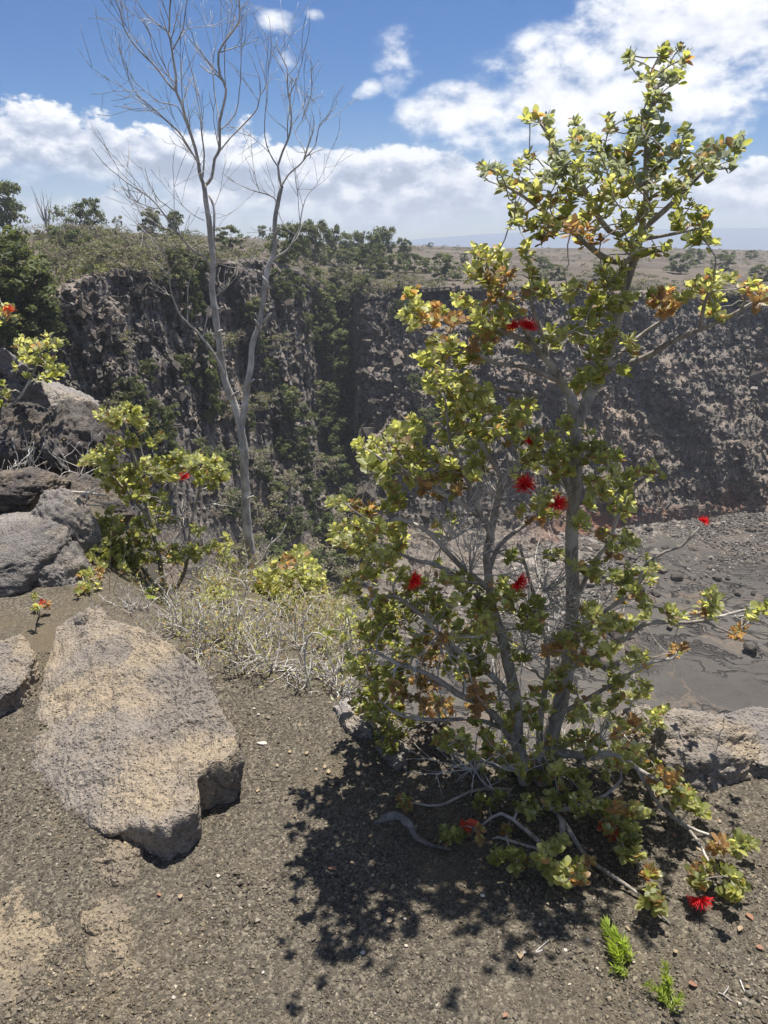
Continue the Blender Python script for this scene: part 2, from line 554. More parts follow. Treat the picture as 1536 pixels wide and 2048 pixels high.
M['straw'] = leaf_material('dry straw', (0.5, 0.43, 0.3), (0.4, 0.33, 0.2), 0.3, 0.7, 0.3, 12, 0.2)
M['olive'] = leaf_material('small yellow leaves', (0.36, 0.325, 0.17), (0.5, 0.44, 0.18), 0.4, 0.6, 0.4, 6, 0.2)
M['litter'] = leaf_material('fallen leaf tan', (0.34, 0.26, 0.17), (0.25, 0.17, 0.1), 0.3, 0.6, 0.2, 30, 0.3)
M['litter_red'] = leaf_material('fallen leaf red', (0.28, 0.15, 0.1), (0.2, 0.09, 0.05), 0.3, 0.6, 0.2, 30, 0.3)
M['chip'] = rock_material('pale chip', (0.62, 0.58, 0.5), (0.5, 0.46, 0.4), (0.6, 0.5, 0.38), 0.1, 4.0)

# ------------------------------------------------------------------ the setting: near rim
EX = [-60, -6, -3, -1.9, -1.45, -1.15, -0.9, -0.55, -0.25, -0.05, 0.15, 0.45, 0.8, 1.3, 3, 60]
EY = [9, 7.5, 6.3, 4.6, 3.5, 3.0, 2.75, 2.5, 2.36, 2.2, 2.08, 2.1, 2.12, 2.12, 2.4, 6]


def ground_z(X, Y, fine=True):
    X, Y = np.asarray(X, float), np.asarray(Y, float)
    p = np.stack([X, Y, X * 0], -1)
    e = np.interp(X, EX, EY) + 0.07 * perlin(p * 2.1, 31)
    t = np.clip(Y - e, 0, None)
    a = 0.10 * t + 0.14 * t * t
    t2 = np.clip(t - 1.6, 0, None)
    a = np.where(t > 1.6, 0.52 + 0.55 * t2 + 0.3 * t2 * t2, a)
    b = 0.9 * t + 0.9 * t * t
    left = smoothstep(-0.95, -1.3, X)
    a = a * (1 - left) + left * (0.2 * t + 0.5 * t * t)
    k = smoothstep(-0.15, 0.3, X)
    z = -np.minimum(a * (1 - k) + b * k, 30.0)
    z = z + 0.04 * smoothstep(-0.75, -2.4, X) * smoothstep(1.8, 3.4, Y) * (t < 9)
    z = z + 0.018 * fbm(p * 1.5, 3, 11) + 0.25 * fbm(p * 0.9, 3, 15) * smoothstep(0.3, 2.5, t)
    if fine:
        z = z + 0.006 * fbm(p * 11, 3, 21) + 0.003 * perlin(p * 60, 25)
    return z


def axis(lo, flo, fhi, hi, step):
    f = np.arange(flo, fhi + 1e-6, step)
    a, b = [], []
    s, x = step, flo
    while x > lo:
        s *= 1.18
        x -= s
        a.append(x)
    s, x = step, fhi
    while x < hi:
        s *= 1.18
        x += s
        b.append(x)
    return np.concatenate([a[::-1], f, b])


gx = axis(-60, -2.6, 2.2, 60, 0.018)
gy = axis(-60, 0.6, 5.2, 26, 0.018)
XX, YY = np.meshgrid(gx, gy, indexing='ij')
ZZ = ground_z(XX, YY)
v = np.stack([XX, YY, ZZ], -1).reshape(-1, 3)
ground = link('ground', make_mesh('ground', v, grid_faces(len(gx), len(gy)), [M['cinder']], smooth=True))
tag(ground, 'dark brown cinder ground on the crater rim', kind='structure')

# loose cinder: small angular stones, uncountable
nst = 150000
uy = rng.random(nst)
sy = 0.75 + 2.0 * uy ** 1.35
sx_ = (rng.random(nst) * 2 - 1) * (0.55 + 0.62 * sy)
keep = sy < np.interp(sx_, EX, EY) + 0.15
sx_, sy = sx_[keep], sy[keep]
nst = len(sx_)
octa = np.array([[1, 0, 0], [-1, 0, 0], [0, 1, 0], [0, -1, 0], [0, 0, 1], [0, 0, -1]], float)
octf = np.array([[0, 2, 4], [2, 1, 4], [1, 3, 4], [3, 0, 4], [2, 0, 5], [1, 2, 5], [3, 1, 5], [0, 3, 5]])
q = rng.normal(size=(nst, 4))
q /= np.linalg.norm(q, axis=1, keepdims=True)
a_, b_, c_, d_ = q.T
R = np.stack([1 - 2 * (c_ * c_ + d_ * d_), 2 * (b_ * c_ - d_ * a_), 2 * (b_ * d_ + c_ * a_),
              2 * (b_ * c_ + d_ * a_), 1 - 2 * (b_ * b_ + d_ * d_), 2 * (c_ * d_ - b_ * a_),
              2 * (b_ * d_ - c_ * a_), 2 * (c_ * d_ + b_ * a_), 1 - 2 * (b_ * b_ + c_ * c_)], 1).reshape(-1, 3, 3)
clump = 0.75 + 0.5 * perlin(np.stack([sx_ * 3, sy * 3, sx_ * 0], -1), 44)
size = np.exp(rng.normal(-5.9, 0.45, nst)) * np.clip(clump, 0.5, 1.5)
size = np.clip(size, 0.0012, 0.011)
vv = octa[None] * (size[:, None, None] * rng.uniform(0.65, 1.35, (nst, 6, 1)))
vv = np.einsum('nij,nvj->nvi', R, vv)
vv[:, :, 2] *= 0.75
cen = np.stack([sx_, sy, ground_z(sx_, sy) + size * 0.3], 1)
vv = (vv + cen[:, None]).reshape(-1, 3)
ff = (octf[None] + 6 * np.arange(nst)[:, None, None]).reshape(-1, 3)
g = np.exp(rng.normal(-2.5, 0.42, nst))
warm = rng.random(nst)
patch = smoothstep(0.05, 0.5, perlin(np.stack([sx_ * 1.3, sy * 1.3, sx_ * 0 + 4], -1), 45))
tint = np.stack([g * (1.12 + 0.15 * warm + 0.25 * patch), g * (0.98 + 0.05 * warm + 0.13 * patch), g * (0.76 - 0.1 * warm), g * 0 + 1], 1)
spark = rng.random(nst) < 0.010
tint[spark, :3] = np.array([0.42, 0.37, 0.29]) * rng.uniform(0.6, 1.1, (spark.sum(), 1))
cin = link('cinder_gravel', make_mesh('cinder_gravel', vv, ff, [M['stone_tint']], color=np.repeat(tint, 6, 0)))
tag(cin, 'loose dark brown cinder gravel covering the rim', 'gravel', kind='stuff')

# ------------------------------------------------------------------ the setting: crater wall, plateau, floor
FLOOR = -29.5
#        x     rim d, y     cliff base d, y   mid slope d, y   foot d
WC = [(-900, 20, 560, 17, 1100, 15, 1450, 10), (-400, 25, 545, 21, 1000, 18, 1300, 13), (-100, 32, 545, 28, 900, 25, 1200, 18),
      (100, 44, 580, 39, 850, 35, 1100, 26), (170, 47, 552, 41.5, 840, 37, 1090, 28), (250, 51, 540, 44.5, 830, 40, 1080, 32),
      (330, 57, 548, 49.5, 835, 44, 1080, 35), (420, 67, 520, 58, 850, 50, 1085, 40),
      (520, 78, 516, 66.5, 880, 57, 1100, 46), (600, 88, 540, 75, 900, 63, 1090, 52), (655, 100, 572, 87, 890, 71, 1075, 57),
      (695, 101, 585, 90, 900, 75, 1060, 60), (722, 91, 582, 80, 900, 73, 1060, 60), (800, 93, 580, 79, 915, 74, 1060, 63),
      (900, 95, 575, 80, 935, 76, 1062, 66), (1100, 100, 572, 83, 985, 80, 1058, 74), (1300, 101, 578, 84.5, 1022, 83.5, 1034, 82),
      (1536, 105, 592, 89.5, 1003, 88.5, 1012, 87), (1800, 95, 595, 80, 1010, 79, 1030, 76), (2300, 65, 600, 57, 1100, 56, 1120, 54), (2900, 48, 620, 43, 1250, 42, 1270, 40)]
WC = np.array(WC, float)
wx = np.concatenate([np.linspace(-900, -130, 60, endpoint=False), np.linspace(-130, 1680, 760, endpoint=False), np.linspace(1680, 2900, 90)])
jit = 14 * perlin(np.stack([wx / 60, wx * 0, wx * 0], -1), 50) + 6 * perlin(np.stack([wx / 17, wx * 0, wx * 0], -1), 51)


def col_pts(xcol, d, y):
    u = (xcol - CX) / FPX
    vv_ = (CY - y) / FPX
    c, s = math.cos(PITCH), math.sin(PITCH)
    dy, dz = c + vv_ * s, -s + vv_ * c
    return np.stack([u * d / dy, d, CAM[2] + dz * d / dy], -1)


ip = lambda k: np.interp(wx, WC[:, 0], WC[:, k])
rimy = ip(2) + jit * 0.5
top = col_pts(wx, ip(1), rimy)
cb = col_pts(wx, ip(3), ip(4) + 2 * jit)
ms = col_pts(wx, ip(5), ip(6) + jit)
ft = col_pts(wx, ip(7), ip(6) + 100)
cb[:, 2] = np.maximum(cb[:, 2], FLOOR + 0.8)
ms[:, 2] = np.maximum(ms[:, 2], FLOOR + 0.4)
dirx = norm(np.stack([(wx - CX) / FPX, np.ones_like(wx), wx * 0], -1))
ft = np.stack([dirx[:, 0] / dirx[:, 1] * ip(7), ip(7), np.full_like(wx, FLOOR - 0.6)], -1)
NV1, NV2, NV3 = 150, 60, 40
rows = []
for k in range(NV1):
    t = k / NV1
    lin = top * (1 - t) + cb * t
    nst_ = np.clip((top[:, 2] - cb[:, 2]) / 2.3, 3, 12)
    ph = t * nst_ + 0.9 * fbm(lin * np.array([0.11, 0.11, 0.02]), 3, 55) + 0.5 * perlin(lin * np.array([0.6, 0.6, 0.1]), 56)
    fr_ = ph - np.floor(ph)
    step_ = np.clip((np.floor(ph) + smoothstep(0.62, 0.97, fr_)) / nst_, -0.05, 1.05)
    mixk = smoothstep(0.0, 0.05, t) * (1 - smoothstep(0.93, 1.0, t))
    mixk = mixk * (0.45 + 0.55 * (1 - smoothstep(640, 800, wx)))
    td = t * (1 - mixk) + step_ * mixk
    q_ = top * (1 - td)[:, None] + cb * td[:, None]
    q_[:, 2] = lin[:, 2]
    rows.append(q_)
for k in range(NV2):
    t = k / NV2
    rows.append(cb * (1 - t) + ms * t)
for k in range(NV3 + 1):
    t = k / NV3
    rows.append(ms * (1 - t) + ft * t)
WV = np.stack(rows, 1)                                   # columns, rows, xyz
NVT = WV.shape[1]
tt = np.arange(NVT)
inward = -dirx[:, None, :] * np.ones((1, NVT, 1))        # towards the viewer
cliff = smoothstep(0, 6, tt) * (1 - smoothstep(NV1 - 12, NV1 + 22, tt))
talus = smoothstep(NV1 - 20, NV1 + 15, tt) * (1 - 0.8 * smoothstep(NVT - 20, NVT - 1, tt))
rough = np.clip(np.linalg.norm(top, axis=1) / 80, 0.35, 1.0)[:, None]
p = WV
big = 3.4 * fbm(p * np.array([0.075, 0.075, 0.03]), 3, 60) + 1.2 * fbm(p * np.array([0.3, 0.3, 0.09]), 3, 64)
zz = p[..., 2] + 0.9 * perlin(p * 0.16, 66)
lay = (zz / 2.1) - np.floor(zz / 2.1)
lay2 = (zz / 0.83) - np.floor(zz / 0.83)
ledge = (1.0 * (1 - lay) ** 1.5 + 0.4 * (1 - lay2) ** 1.5) * (0.6 + 0.9 * perlin(p * 0.2, 67))
_, _, c1 = worley(p * np.array([0.9, 0.9, 0.62]) + 0.35 * perlin(p * 1.1, 70)[..., None], 71)
_, _, c2 = worley(p * np.array([2.1, 2.1, 1.7]), 72)
_, _, c5 = worley(p * np.array([3.6, 3.6, 3.2]), 73)
_, _, c6 = worley(p * np.array([0.62, 0.62, 0.16]), 74)
leftk = (1 - smoothstep(640, 800, wx))[:, None]
blocks = (0.5 + 0.45 * leftk) * (c1[..., 3] - 0.5) + 0.5 * (c2[..., 3] - 0.5) + 0.34 * (c5[..., 3] - 0.5) + 1.5 * leftk * (c6[..., 3] - 0.5) + 0.25 * fbm(p * 1.6, 3, 79)
off = cliff * (big + (ledge * (0.4 + 0.6 * leftk) + blocks) * rough)
_, _, c3 = worley(p * 1.15, 75)
f4, _, c4 = worley(p * 2.4, 76)
tal = talus * (0.9 * fbm(p * 0.22, 3, 77) + 0.55 * c3[..., 3] * (c3[..., 2] > 0.45) + 0.3 * c4[..., 3]) * rough
WV = WV + inward * off[..., None]
WV[..., 2] += tal + cliff * (0.35 * (c1[..., 2] - 0.5) + 0.3 * (c2[..., 1] - 0.5)) * rough
wallv = WV.reshape(-1, 3)
wall = link('crater_wall', make_mesh('crater_wall', wallv, grid_faces(len(wx), NVT), [M['wall']]))
tag(wall, 'dark layered basalt wall of the crater with ledges and gullies', kind='structure')
wproj = project(wallv)


def wall_at(x, y, among=None):
    """nearest visible wall point to a picture point"""
    d = (wproj[:, 0] - x) ** 2 + (wproj[:, 1] - y) ** 2
    k = np.argsort(d)[:12]
    return wallv[k[np.argmin(wproj[k, 2])]]


def wall_many(xy):
    out = []
    gxk = np.floor(wproj[:, 0] / 12).astype(int)
    gyk = np.floor(wproj[:, 1] / 12).astype(int)
    table = {}
    order = np.argsort(-wproj[:, 2])
    for i in order[(gxk[order] > -20) & (gxk[order] < 150) & (gyk[order] > 30) & (gyk[order] < 120)]:
        table[(gxk[i], gyk[i])] = i
    for x, y in xy:
        i = table.get((int(x // 12), int(y // 12)))
        if i is not None:
            out.append(wallv[i])
    return np.array(out)


# plateau beyond the rim
skyx = np.array([-900, -100, 150, 300, 500, 650, 800, 1000, 1300, 1420, 1536, 2000, 2900], float)
skyy = np.array([470, 468, 464, 466, 476, 486, 490, 496, 496, 498, 501, 500, 500], float)
skyd = np.array([90, 100, 120, 140, 170, 210, 260, 300, 330, 330, 320, 300, 300], float)
sk = col_pts(wx, np.interp(wx, skyx, skyd), np.interp(wx, skyx, skyy))
far1 = col_pts(wx, np.full_like(wx, 900.0), np.full_like(wx, 502.0))
far2 = col_pts(wx, np.full_like(wx, 2900.0), np.full_like(wx, 500.0))
rim_edge = WV[:, 0].copy()
NP1 = 110
prow = [rim_edge + np.array([0, 0, -0.35]) - inward[:, 0] * -0.2]
bulge = 0.7
for k in range(1, NP1 + 1):
    t = (k / NP1) ** 1.7
    q_ = rim_edge * (1 - t) + sk * t
    q_[:, 2] += (np.sin(math.pi * t) * 0.5 * fbm(q_ * 0.05, 3, 80) + 0.25 * fbm(q_ * 0.3, 3, 83) * (1 - t * 0.8)) * bulge * min(1, k / 6)
    prow.append(q_)
for k in range(1, 9):
    t = k / 8
    q_ = sk * (1 - t) + far1 * t
    q_[:, 2] -= 1.2 * math.sin(math.pi * t)
    prow.append(q_)
for k in range(1, 7):
    prow.append(far1 * (1 - k / 6) + far2 * k / 6)
PV = np.stack(prow, 1)
plate = link('plateau', make_mesh('plateau', PV.reshape(-1, 3), grid_faces(len(wx), PV.shape[1])[:, ::-1], [M['plain']], smooth=True))
tag(plate, 'brown cinder plain beyond the far crater rim', kind='structure')
platv = PV.reshape(-1, 3)
pproj = project(platv)


def plat_at(x, y):
    d = (pproj[:, 0] - x) ** 2 + (pproj[:, 1] - y) ** 2 * 3
    k = np.argsort(d)[:10]
    return platv[k[np.argmin(pproj[k, 2])]]


# crater floor
fx, fy = np.linspace(-75, 150, 300), np.linspace(2, 125, 260)
FX, FY = np.meshgrid(fx, fy, indexing='ij')
fp = np.stack([FX, FY, FX * 0], -1)
rid = np.abs(fbm(fp * np.array([0.10, 0.2, 0.1]), 3, 90))
FZ = FLOOR + 0.35 * fbm(fp * 0.06, 3, 91) + 0.22 * fbm(fp * 0.4, 3, 93) - 0.55 * np.exp(-(rid / 0.02) ** 2)
floor = link('crater_floor', make_mesh('crater_floor', np.stack([FX, FY, FZ], -1).reshape(-1, 3), grid_faces(300, 260), [M['floor']], smooth=True))
tag(floor, 'flat grey lava floor of the crater with dark cracks', kind='structure')

# the far shield mountain, painted haze blue
mxs = np.linspace(-1500, 3600, 200)
mrows = []
for k, (d, h) in enumerate(((2300, 0.0), (2400, 0.55), (2550, 1.0), (2750, 0.0))):
    hy = np.interp(mxs, [-1500, 500, 760, 1000, 1300, 1600, 3600], [497, 497, 484, 466, 458, 455, 470]) + 1.2 * perlin(np.stack([mxs / 70, mxs * 0, mxs * 0], -1), 99)
    q_ = col_pts(mxs, np.full_like(mxs, float(d)), 506 + (hy - 506) * h)
    mrows.append(q_)
MV = np.stack(mrows, 1)


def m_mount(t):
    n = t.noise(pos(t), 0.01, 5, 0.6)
    return principled(t, t.mix(n, (0.03, 0.07, 0.15), (0.05, 0.10, 0.19)), 0.95, 0.0)  # blue of the distance haze is put into the slope colour


mount = link('mountain', make_mesh('mountain', MV.reshape(-1, 3), grid_faces(200, 4)[:, ::-1], [material('haze blue lava slope', m_mount)], smooth=True))
tag(mount, 'low haze blue shield mountain on the horizon', kind='structure')


# ------------------------------------------------------------------ rocks
def ico(sub):
    import bmesh
    bm = bmesh.new()
    bmesh.ops.create_icosphere(bm, subdivisions=sub, radius=1.0)
    v_ = np.array([x.co for x in bm.verts])
    f_ = np.array([[x.index for x in f.verts] for f in bm.faces])
    bm.free()
    return v_, f_


ICO = {k: ico(k) for k in (1, 2, 3, 5, 6)}


def rock_shape(sub, seed, facets=9, lump=0.2, fine=0.03, flat=0.72):
    """angular boulder: a sphere cut by random planes, then roughened"""
    r = np.random.default_rng(seed)
    v_, f_ = ICO[sub]
    v_ = v_ * (1 + lump * fbm(v_ * 1.1 + seed, 3, seed)[:, None])
    for _ in range(facets):
        n_ = norm(r.normal(size=3))
        h = r.uniform(flat, flat + 0.25)
        over = np.clip(v_ @ n_ - h, 0, None)
        v_ = v_ - over[:, None] * n_ * 0.9
    nn = norm(v_)
    ridge = np.exp(-(np.abs(fbm(v_ * 1.9 + seed, 3, seed + 9)) / 0.035) ** 2) if sub > 3 else 0
    v_ = v_ - nn * np.atleast_1d(1.3 * fine * ridge)[:, None] * (sub > 3)
    v_ = v_ + nn * (fine * fbm(v_ * 5 + seed, 4, seed + 3, 0.6) + fine * 0.35 * fbm(v_ * 22 + seed, 3, seed + 5, 0.6))[:, None]
    return v_, f_


def boulder(name, label, cen, rad, seed, mat, rot=0.0, tilt=0.0, sub=6, group=None, **k):
    v_, f_ = rock_shape(sub, seed, **k)
    v_ = v_ * np.asarray(rad)
    o = link(name, make_mesh(name, v_, f_, [mat], smooth=True), loc=cen, rot=(tilt, 0, rot))
    return tag(o, label, 'rock', group)


def outline_rock(name, label, outline, mat, bottom=-0.1, round_=0.025, rise=0.03, seed=0, fine=1.0, nth=420, ns=130, under=0.05, lean=0.0, cat='rock'):
    """rock whose top edge is an outline of points (X, Y, Z); top domed between them, sides going down"""
    pts = np.array(outline)
    c = pts.mean(0)
    ang = np.arctan2(pts[:, 1] - c[1], pts[:, 0] - c[0])
    o_ = np.argsort(ang)
    ang, pts = ang[o_], pts[o_]
    th = np.linspace(-math.pi, math.pi, nth, endpoint=False)
    A = np.concatenate([ang - 2 * math.pi, ang, ang + 2 * math.pi])
    rr = np.linalg.norm(pts[:, :2] - c[:2], axis=1)
    Rr = np.interp(th, A, np.tile(rr, 3))
    Zr = np.interp(th, A, np.tile(pts[:, 2], 3))
    ker = np.exp(-np.linspace(-2, 2, 9) ** 2)
    ker /= ker.sum()
    sm = lambda a: np.convolve(np.concatenate([a[-4:], a, a[:4]]), ker, 'valid')
    Rr, Zr = sm(Rr), sm(Zr)
    zc = c[2] + rise
    rows_, nside = [], 40
    for k in range(ns):
        s = (k / (ns - 1)) ** 0.8
        edge = np.clip((s * Rr - (Rr - round_)) / round_, 0, 1)
        z = zc * (1 - s ** 1.6) + Zr * s ** 1.6 - round_ * (1 - np.sqrt(1 - edge ** 2)) * 0.8
        rows_.append(np.stack([c[0] + Rr * s * np.cos(th), c[1] + Rr * s * np.sin(th), z], 1))
    zlast = rows_[-1][:, 2]
    for k in range(1, nside):
        s = k / (nside - 1)
        rad_ = Rr * (1 - under * s ** 1.5)
        rows_.append(np.stack([c[0] + rad_ * np.cos(th), c[1] + rad_ * np.sin(th) + lean * s, zlast * (1 - s) + bottom * s], 1))
    v_ = np.stack(rows_, 1)
    nv = v_.shape[1]
    out = norm(np.stack([np.cos(th), np.sin(th), th * 0], 1))[:, None]
    side = np.concatenate([np.zeros(ns), np.ones(nside - 1)])[None, :, None]
    nrm_ = np.array([0, 0, 1.0]) * (1 - side) + out * side
    amt = np.concatenate([np.clip(np.linspace(0, 1, ns) * 8, 0, 1), np.ones(nside - 1)])[None]
    Rj = 0.012 * fbm(np.stack([np.cos(th) * 9, np.sin(th) * 9, th * 0 + seed], 1), 4, seed + 2, 0.6)
    v_[..., :2] = c[:2] + (v_[..., :2] - c[:2]) * (1 + Rj[:, None, None] * 2.2 * np.concatenate([np.linspace(0, 1, ns) ** 4, np.ones(nside - 1)])[None, :, None])
    crk = np.exp(-(np.abs(fbm(v_ * 2.6 + seed, 3, seed + 12)) / 0.022) ** 2)
    d_ = fine * (-0.011 * crk + 0.022 * fbm(v_ * 5, 3, seed + 1) + 0.010 * fbm(v_ * 19, 3, seed + 4, 0.6) + 0.0045 * fbm(v_ * 75, 3, seed + 7, 0.65))
    v_ = v_ + nrm_ * (d_ * amt)[..., None]
    f_ = grid_faces(nth, nv)
    last = np.stack([(nth - 1) * nv + np.arange(nv - 1), np.arange(nv - 1), np.arange(1, nv), (nth - 1) * nv + np.arange(1, nv)], 1)
    f_ = np.concatenate([f_, last])
    base = np.array([c[0], c[1], 0])
    ob = link(name, make_mesh(name, v_.reshape(-1, 3) - base, f_, [mat], smooth=True), loc=base)
    return tag(ob, label, cat)


big_outline = [(205, 1655, .03), (250, 1652, .06), (300, 1652, .10), (345, 1648, .125), (372, 1630, .14), (392, 1602, .15), (402, 1575, .155), (396, 1556, .155), (384, 1545, .16),
               (410, 1535, .17), (450, 1525, .17), (474, 1508, .17), (470, 1465, .18), (452, 1435, .18), (440, 1405, .18), (418, 1365, .19),
               (395, 1325, .2), (355, 1293, .2), (300, 1262, .2), (245, 1238, .19), (190, 1224, .18), (145, 1222, .15), (110, 1255, .09), (100, 1310, .04), (85, 1380, .01),
               (65, 1450, -.015), (40, 1520, -.03), (60, 1580, -.03), (110, 1612, -.02), (160, 1640, -.01)]
outline_rock('boulder', 'broad tan and grey boulder with flat pitted top beside the bush shadow', [G(x, y, z * 0.9) for x, y, z in big_outline], M['boulder'], -0.12, 0.024, -0.004, 3, under=0.05)
FLUSH = dict(round_=0.01, rise=0.027, fine=1.15, nth=260, ns=90, under=0.0)
outline_rock('flat_rock', 'tan rock patch level with the cinder in the lower left corner',
             [G(x, y, -.016) for x, y in ((-160, 1840), (0, 1775), (90, 1770), (130, 1840), (150, 1920), (110, 1990), (30, 2040), (-60, 2060), (-180, 1990))], M['boulder_tan'], -0.06, seed=13, **FLUSH)
outline_rock('flat_rock', 'small pale rock patch just right of the tan corner patch',
             [G(x, y, -.013) for x, y in ((150, 1832), (200, 1795), (285, 1822), (265, 1860), (275, 1920), (290, 1965), (230, 1975), (195, 1880))], M['boulder_tan'], -0.05, seed=17, **{**FLUSH, 'rise': 0.026})
outline_rock('flat_rock', 'little tan rock knob under the big boulder front',
             [G(x, y, -.013) for x, y in ((190, 1690), (265, 1680), (285, 1725), (265, 1775), (200, 1755))], M['boulder_tan'], -0.05, seed=19, **{**FLUSH, 'rise': 0.026})
outline_rock('slab_rock', 'pinkish brown rock slab cut by the left picture edge',
             [G(x, y, z) for x, y, z in ((-120, 1285, .12), (0, 1275, .13), (45, 1270, .13), (62, 1290, .12), (50, 1330, .11), (35, 1362, .11), (8, 1375, .11), (-60, 1400, .1), (-140, 1390, .1))],
             M['boulder'], -0.05, 0.03, 0.02, 23, nth=260, ns=70)
outline_rock('pale_rock', 'small pale rounded rock at the far tip of the big boulder',
             [G(x, y, z) for x, y, z in ((140, 1236, .11), (160, 1222, .14), (195, 1216, .16), (215, 1230, .15), (205, 1246, .13), (165, 1250, .12))], M['boulder'], -0.1, 0.03, 0.03, 29, nth=160, ns=50)
# grey jointed boulders at the left edge: real blocks side by side
P4 = lambda x, y, d: P(x, y, d)
boulder('boulder', 'big light grey jointed boulder on the left edge behind the seedling', P(18, 1122, 3.55), (0.43, 0.36, 0.215), 41, M['boulder_grey'], 0.5, 0.12, fine=0.04, lump=0.12, facets=14, flat=0.66)
boulder('boulder', 'grey block at the right foot of the light grey boulder', P(122, 1165, 3.5), (0.16, 0.2, 0.20), 43, M['boulder_grey'], 0.2, fine=0.05)
boulder('boulder', 'low grey lump in front of the light grey boulder at the left edge', P(28, 1178, 3.4), (0.14, 0.14, 0.10), 47, M['boulder_grey'], 1.2, fine=0.05)
boulder('boulder', 'rough grey block between the light grey boulder and the green shrub', P(130, 1075, 3.85), (0.17, 0.25, 0.26), 49, M['boulder_grey'], 0.9, fine=0.05)
boulder('boulder', 'dark rounded boulder touching the left edge above the bleached twigs', P(42, 885, 5.5), (0.33, 0.42, 0.30), 53, M['boulder_dark'], 0.3, fine=0.05, flat=0.8)
boulder('boulder', 'tall dark split boulder right of the rounded one', P(148, 892, 5.4), (0.22, 0.36, 0.32), 59, M['boulder_dark'], 0.1, fine=0.05, flat=0.7)
boulder('boulder', 'dark boulder face behind the left shrub top', P(188, 915, 5.7), (0.22, 0.3, 0.42), 61, M['boulder_dark'], 0.8, fine=0.05)
boulder('boulder', 'dark brown boulder between the two rows of boulders at the left edge', P(55, 985, 4.6), (0.3, 0.3, 0.16), 63, M['boulder_dark'], 0.2, fine=0.06)
boulder('boulder', 'dark shaded boulder under the bleached branch by the shrub', P(170, 1020, 4.8), (0.32, 0.3, 0.24), 67, M['boulder_dark'], 0.4, fine=0.05)
boulder('boulder', 'dark block at the foot of the left shrub', P(200, 1165, 4.1), (0.16, 0.2, 0.3), 71, M['boulder_dark'], 0.9, fine=0.05)
boulder('outcrop', 'smooth grey rock face at the left edge above the dark boulders', P(0, 800, 12.0), (0.85, 1.5, 0.6), 73, M['outcrop'], 0.3, -0.55, fine=0.06, flat=0.62)
boulder('outcrop', 'grey rock face behind the small left tree', P(110, 825, 14.5), (0.9, 1.0, 0.55), 79, M['outcrop'], 0.2, 0.2, fine=0.06, flat=0.62)
# right and middle rim rocks
boulder('boulder', 'wide brown grey boulder at the right edge above the crater floor', P(1390, 1500, 2.1), (0.25, 0.17, 0.14), 83, M['boulder'], 0.1, fine=0.05, flat=0.78)
boulder('boulder', 'grey rock shoulder leaving the right picture edge', P(1525, 1495, 2.12), (0.2, 0.16, 0.10), 89, M['boulder_grey'], 0.6, fine=0.05)
boulder('boulder', 'small brown rock between the bush and the right boulder', P(1285, 1475, 2.14), (0.10, 0.10, 0.10), 97, M['boulder'], 1.0, fine=0.05)
boulder('boulder', 'pale lichen grey rock at the left foot of the flowering bush', P(712, 1450, 2.27), (0.07, 0.15, 0.07), 101, M['boulder_pale'], 0.5, fine=0.08)
boulder('boulder', 'pale grey rock edge under the left bush leaves', P(785, 1510, 2.1), (0.055, 0.11, 0.055), 103, M['boulder_pale'], 0.3, fine=0.08)
boulder('boulder', 'dark hollow rock behind the bush foot', P(870, 1500, 2.15), (0.12, 0.11, 0.09), 107, M['boulder_dark'], 0.7, fine=0.06)

# basalt blocks on the crater wall: 300 parts, the rest one mass
def hexa(seed, chipped=False):
    """angular block: a distorted box, with broken corners when chipped"""
    r = np.random.default_rng(seed)
    v_ = np.array([(x, y, z) for x in (-1, 1) for y in (-1, 1) for z in (-1, 1)], float)
    v_ = v_ * r.uniform(0.6, 1.1, (8, 1)) + r.normal(size=(8, 3)) * 0.16
    f_ = np.array([(0, 1, 3), (0, 3, 2), (4, 6, 7), (4, 7, 5), (0, 4, 5), (0, 5, 1), (2, 3, 7), (2, 7, 6), (0, 2, 6), (0, 6, 4), (1, 5, 7), (1, 7, 3)])
    if chipped:
        nv, nf = list(v_), []
        for a, b, c in f_:
            m = (v_[a] + v_[b] + v_[c]) / 3 * r.uniform(0.85, 1.15)
            nv.append(m)
            k = len(nv) - 1
            nf += [(a, b, k), (b, c, k), (c, a, k)]
        v_, f_ = np.array(nv), np.array(nf)
    return v_, f_


blk = []
for k in range(8):
    v_, f_ = hexa(200 + k)
    blk.append((v_, f_, make_mesh('basalt_block', v_, f_, [M['block']])))
cubes = [hexa(240 + k) for k in range(8)]
xy = np.stack([rng.uniform(95, 1540, 26000), rng.uniform(545, 1040, 26000)], 1)
wallpts = wall_many(xy)
rng.shuffle(wallpts)
dist = np.linalg.norm(wallpts - CAM, axis=1)
sizes = np.exp(rng.normal(-1.75, 0.38, len(wallpts))) * np.where(rng.random(len(wallpts)) < 0.05, 1.7, 1.0) * np.clip(dist / 80, 0.5, 1.0)
order = np.argsort(-sizes / dist)
for i in order[:300]:
    p_ = wallpts[i]
    sizes[i] *= 0.8
    o = link('block', blk[i % 8][2], parent=wall, loc=p_, rot=(rng.uniform(-.9, .9), rng.uniform(-.9, .9), rng.uniform(0, 6)),
             scale=sizes[i] * rng.uniform(0.8, 1.3, 3))


def rand_rot(n, r):
    q_ = r.normal(size=(n, 4))
    q_ /= np.linalg.norm(q_, axis=1, keepdims=True)
    a, b, c, d = q_.T
    return np.stack([1 - 2 * (c * c + d * d), 2 * (b * c - d * a), 2 * (b * d + c * a), 2 * (b * c + d * a), 1 - 2 * (b * b + d * d), 2 * (c * d - b * a),
                     2 * (b * d - c * a), 2 * (c * d + b * a), 1 - 2 * (b * b + c * c)], 1).reshape(-1, 3, 3)


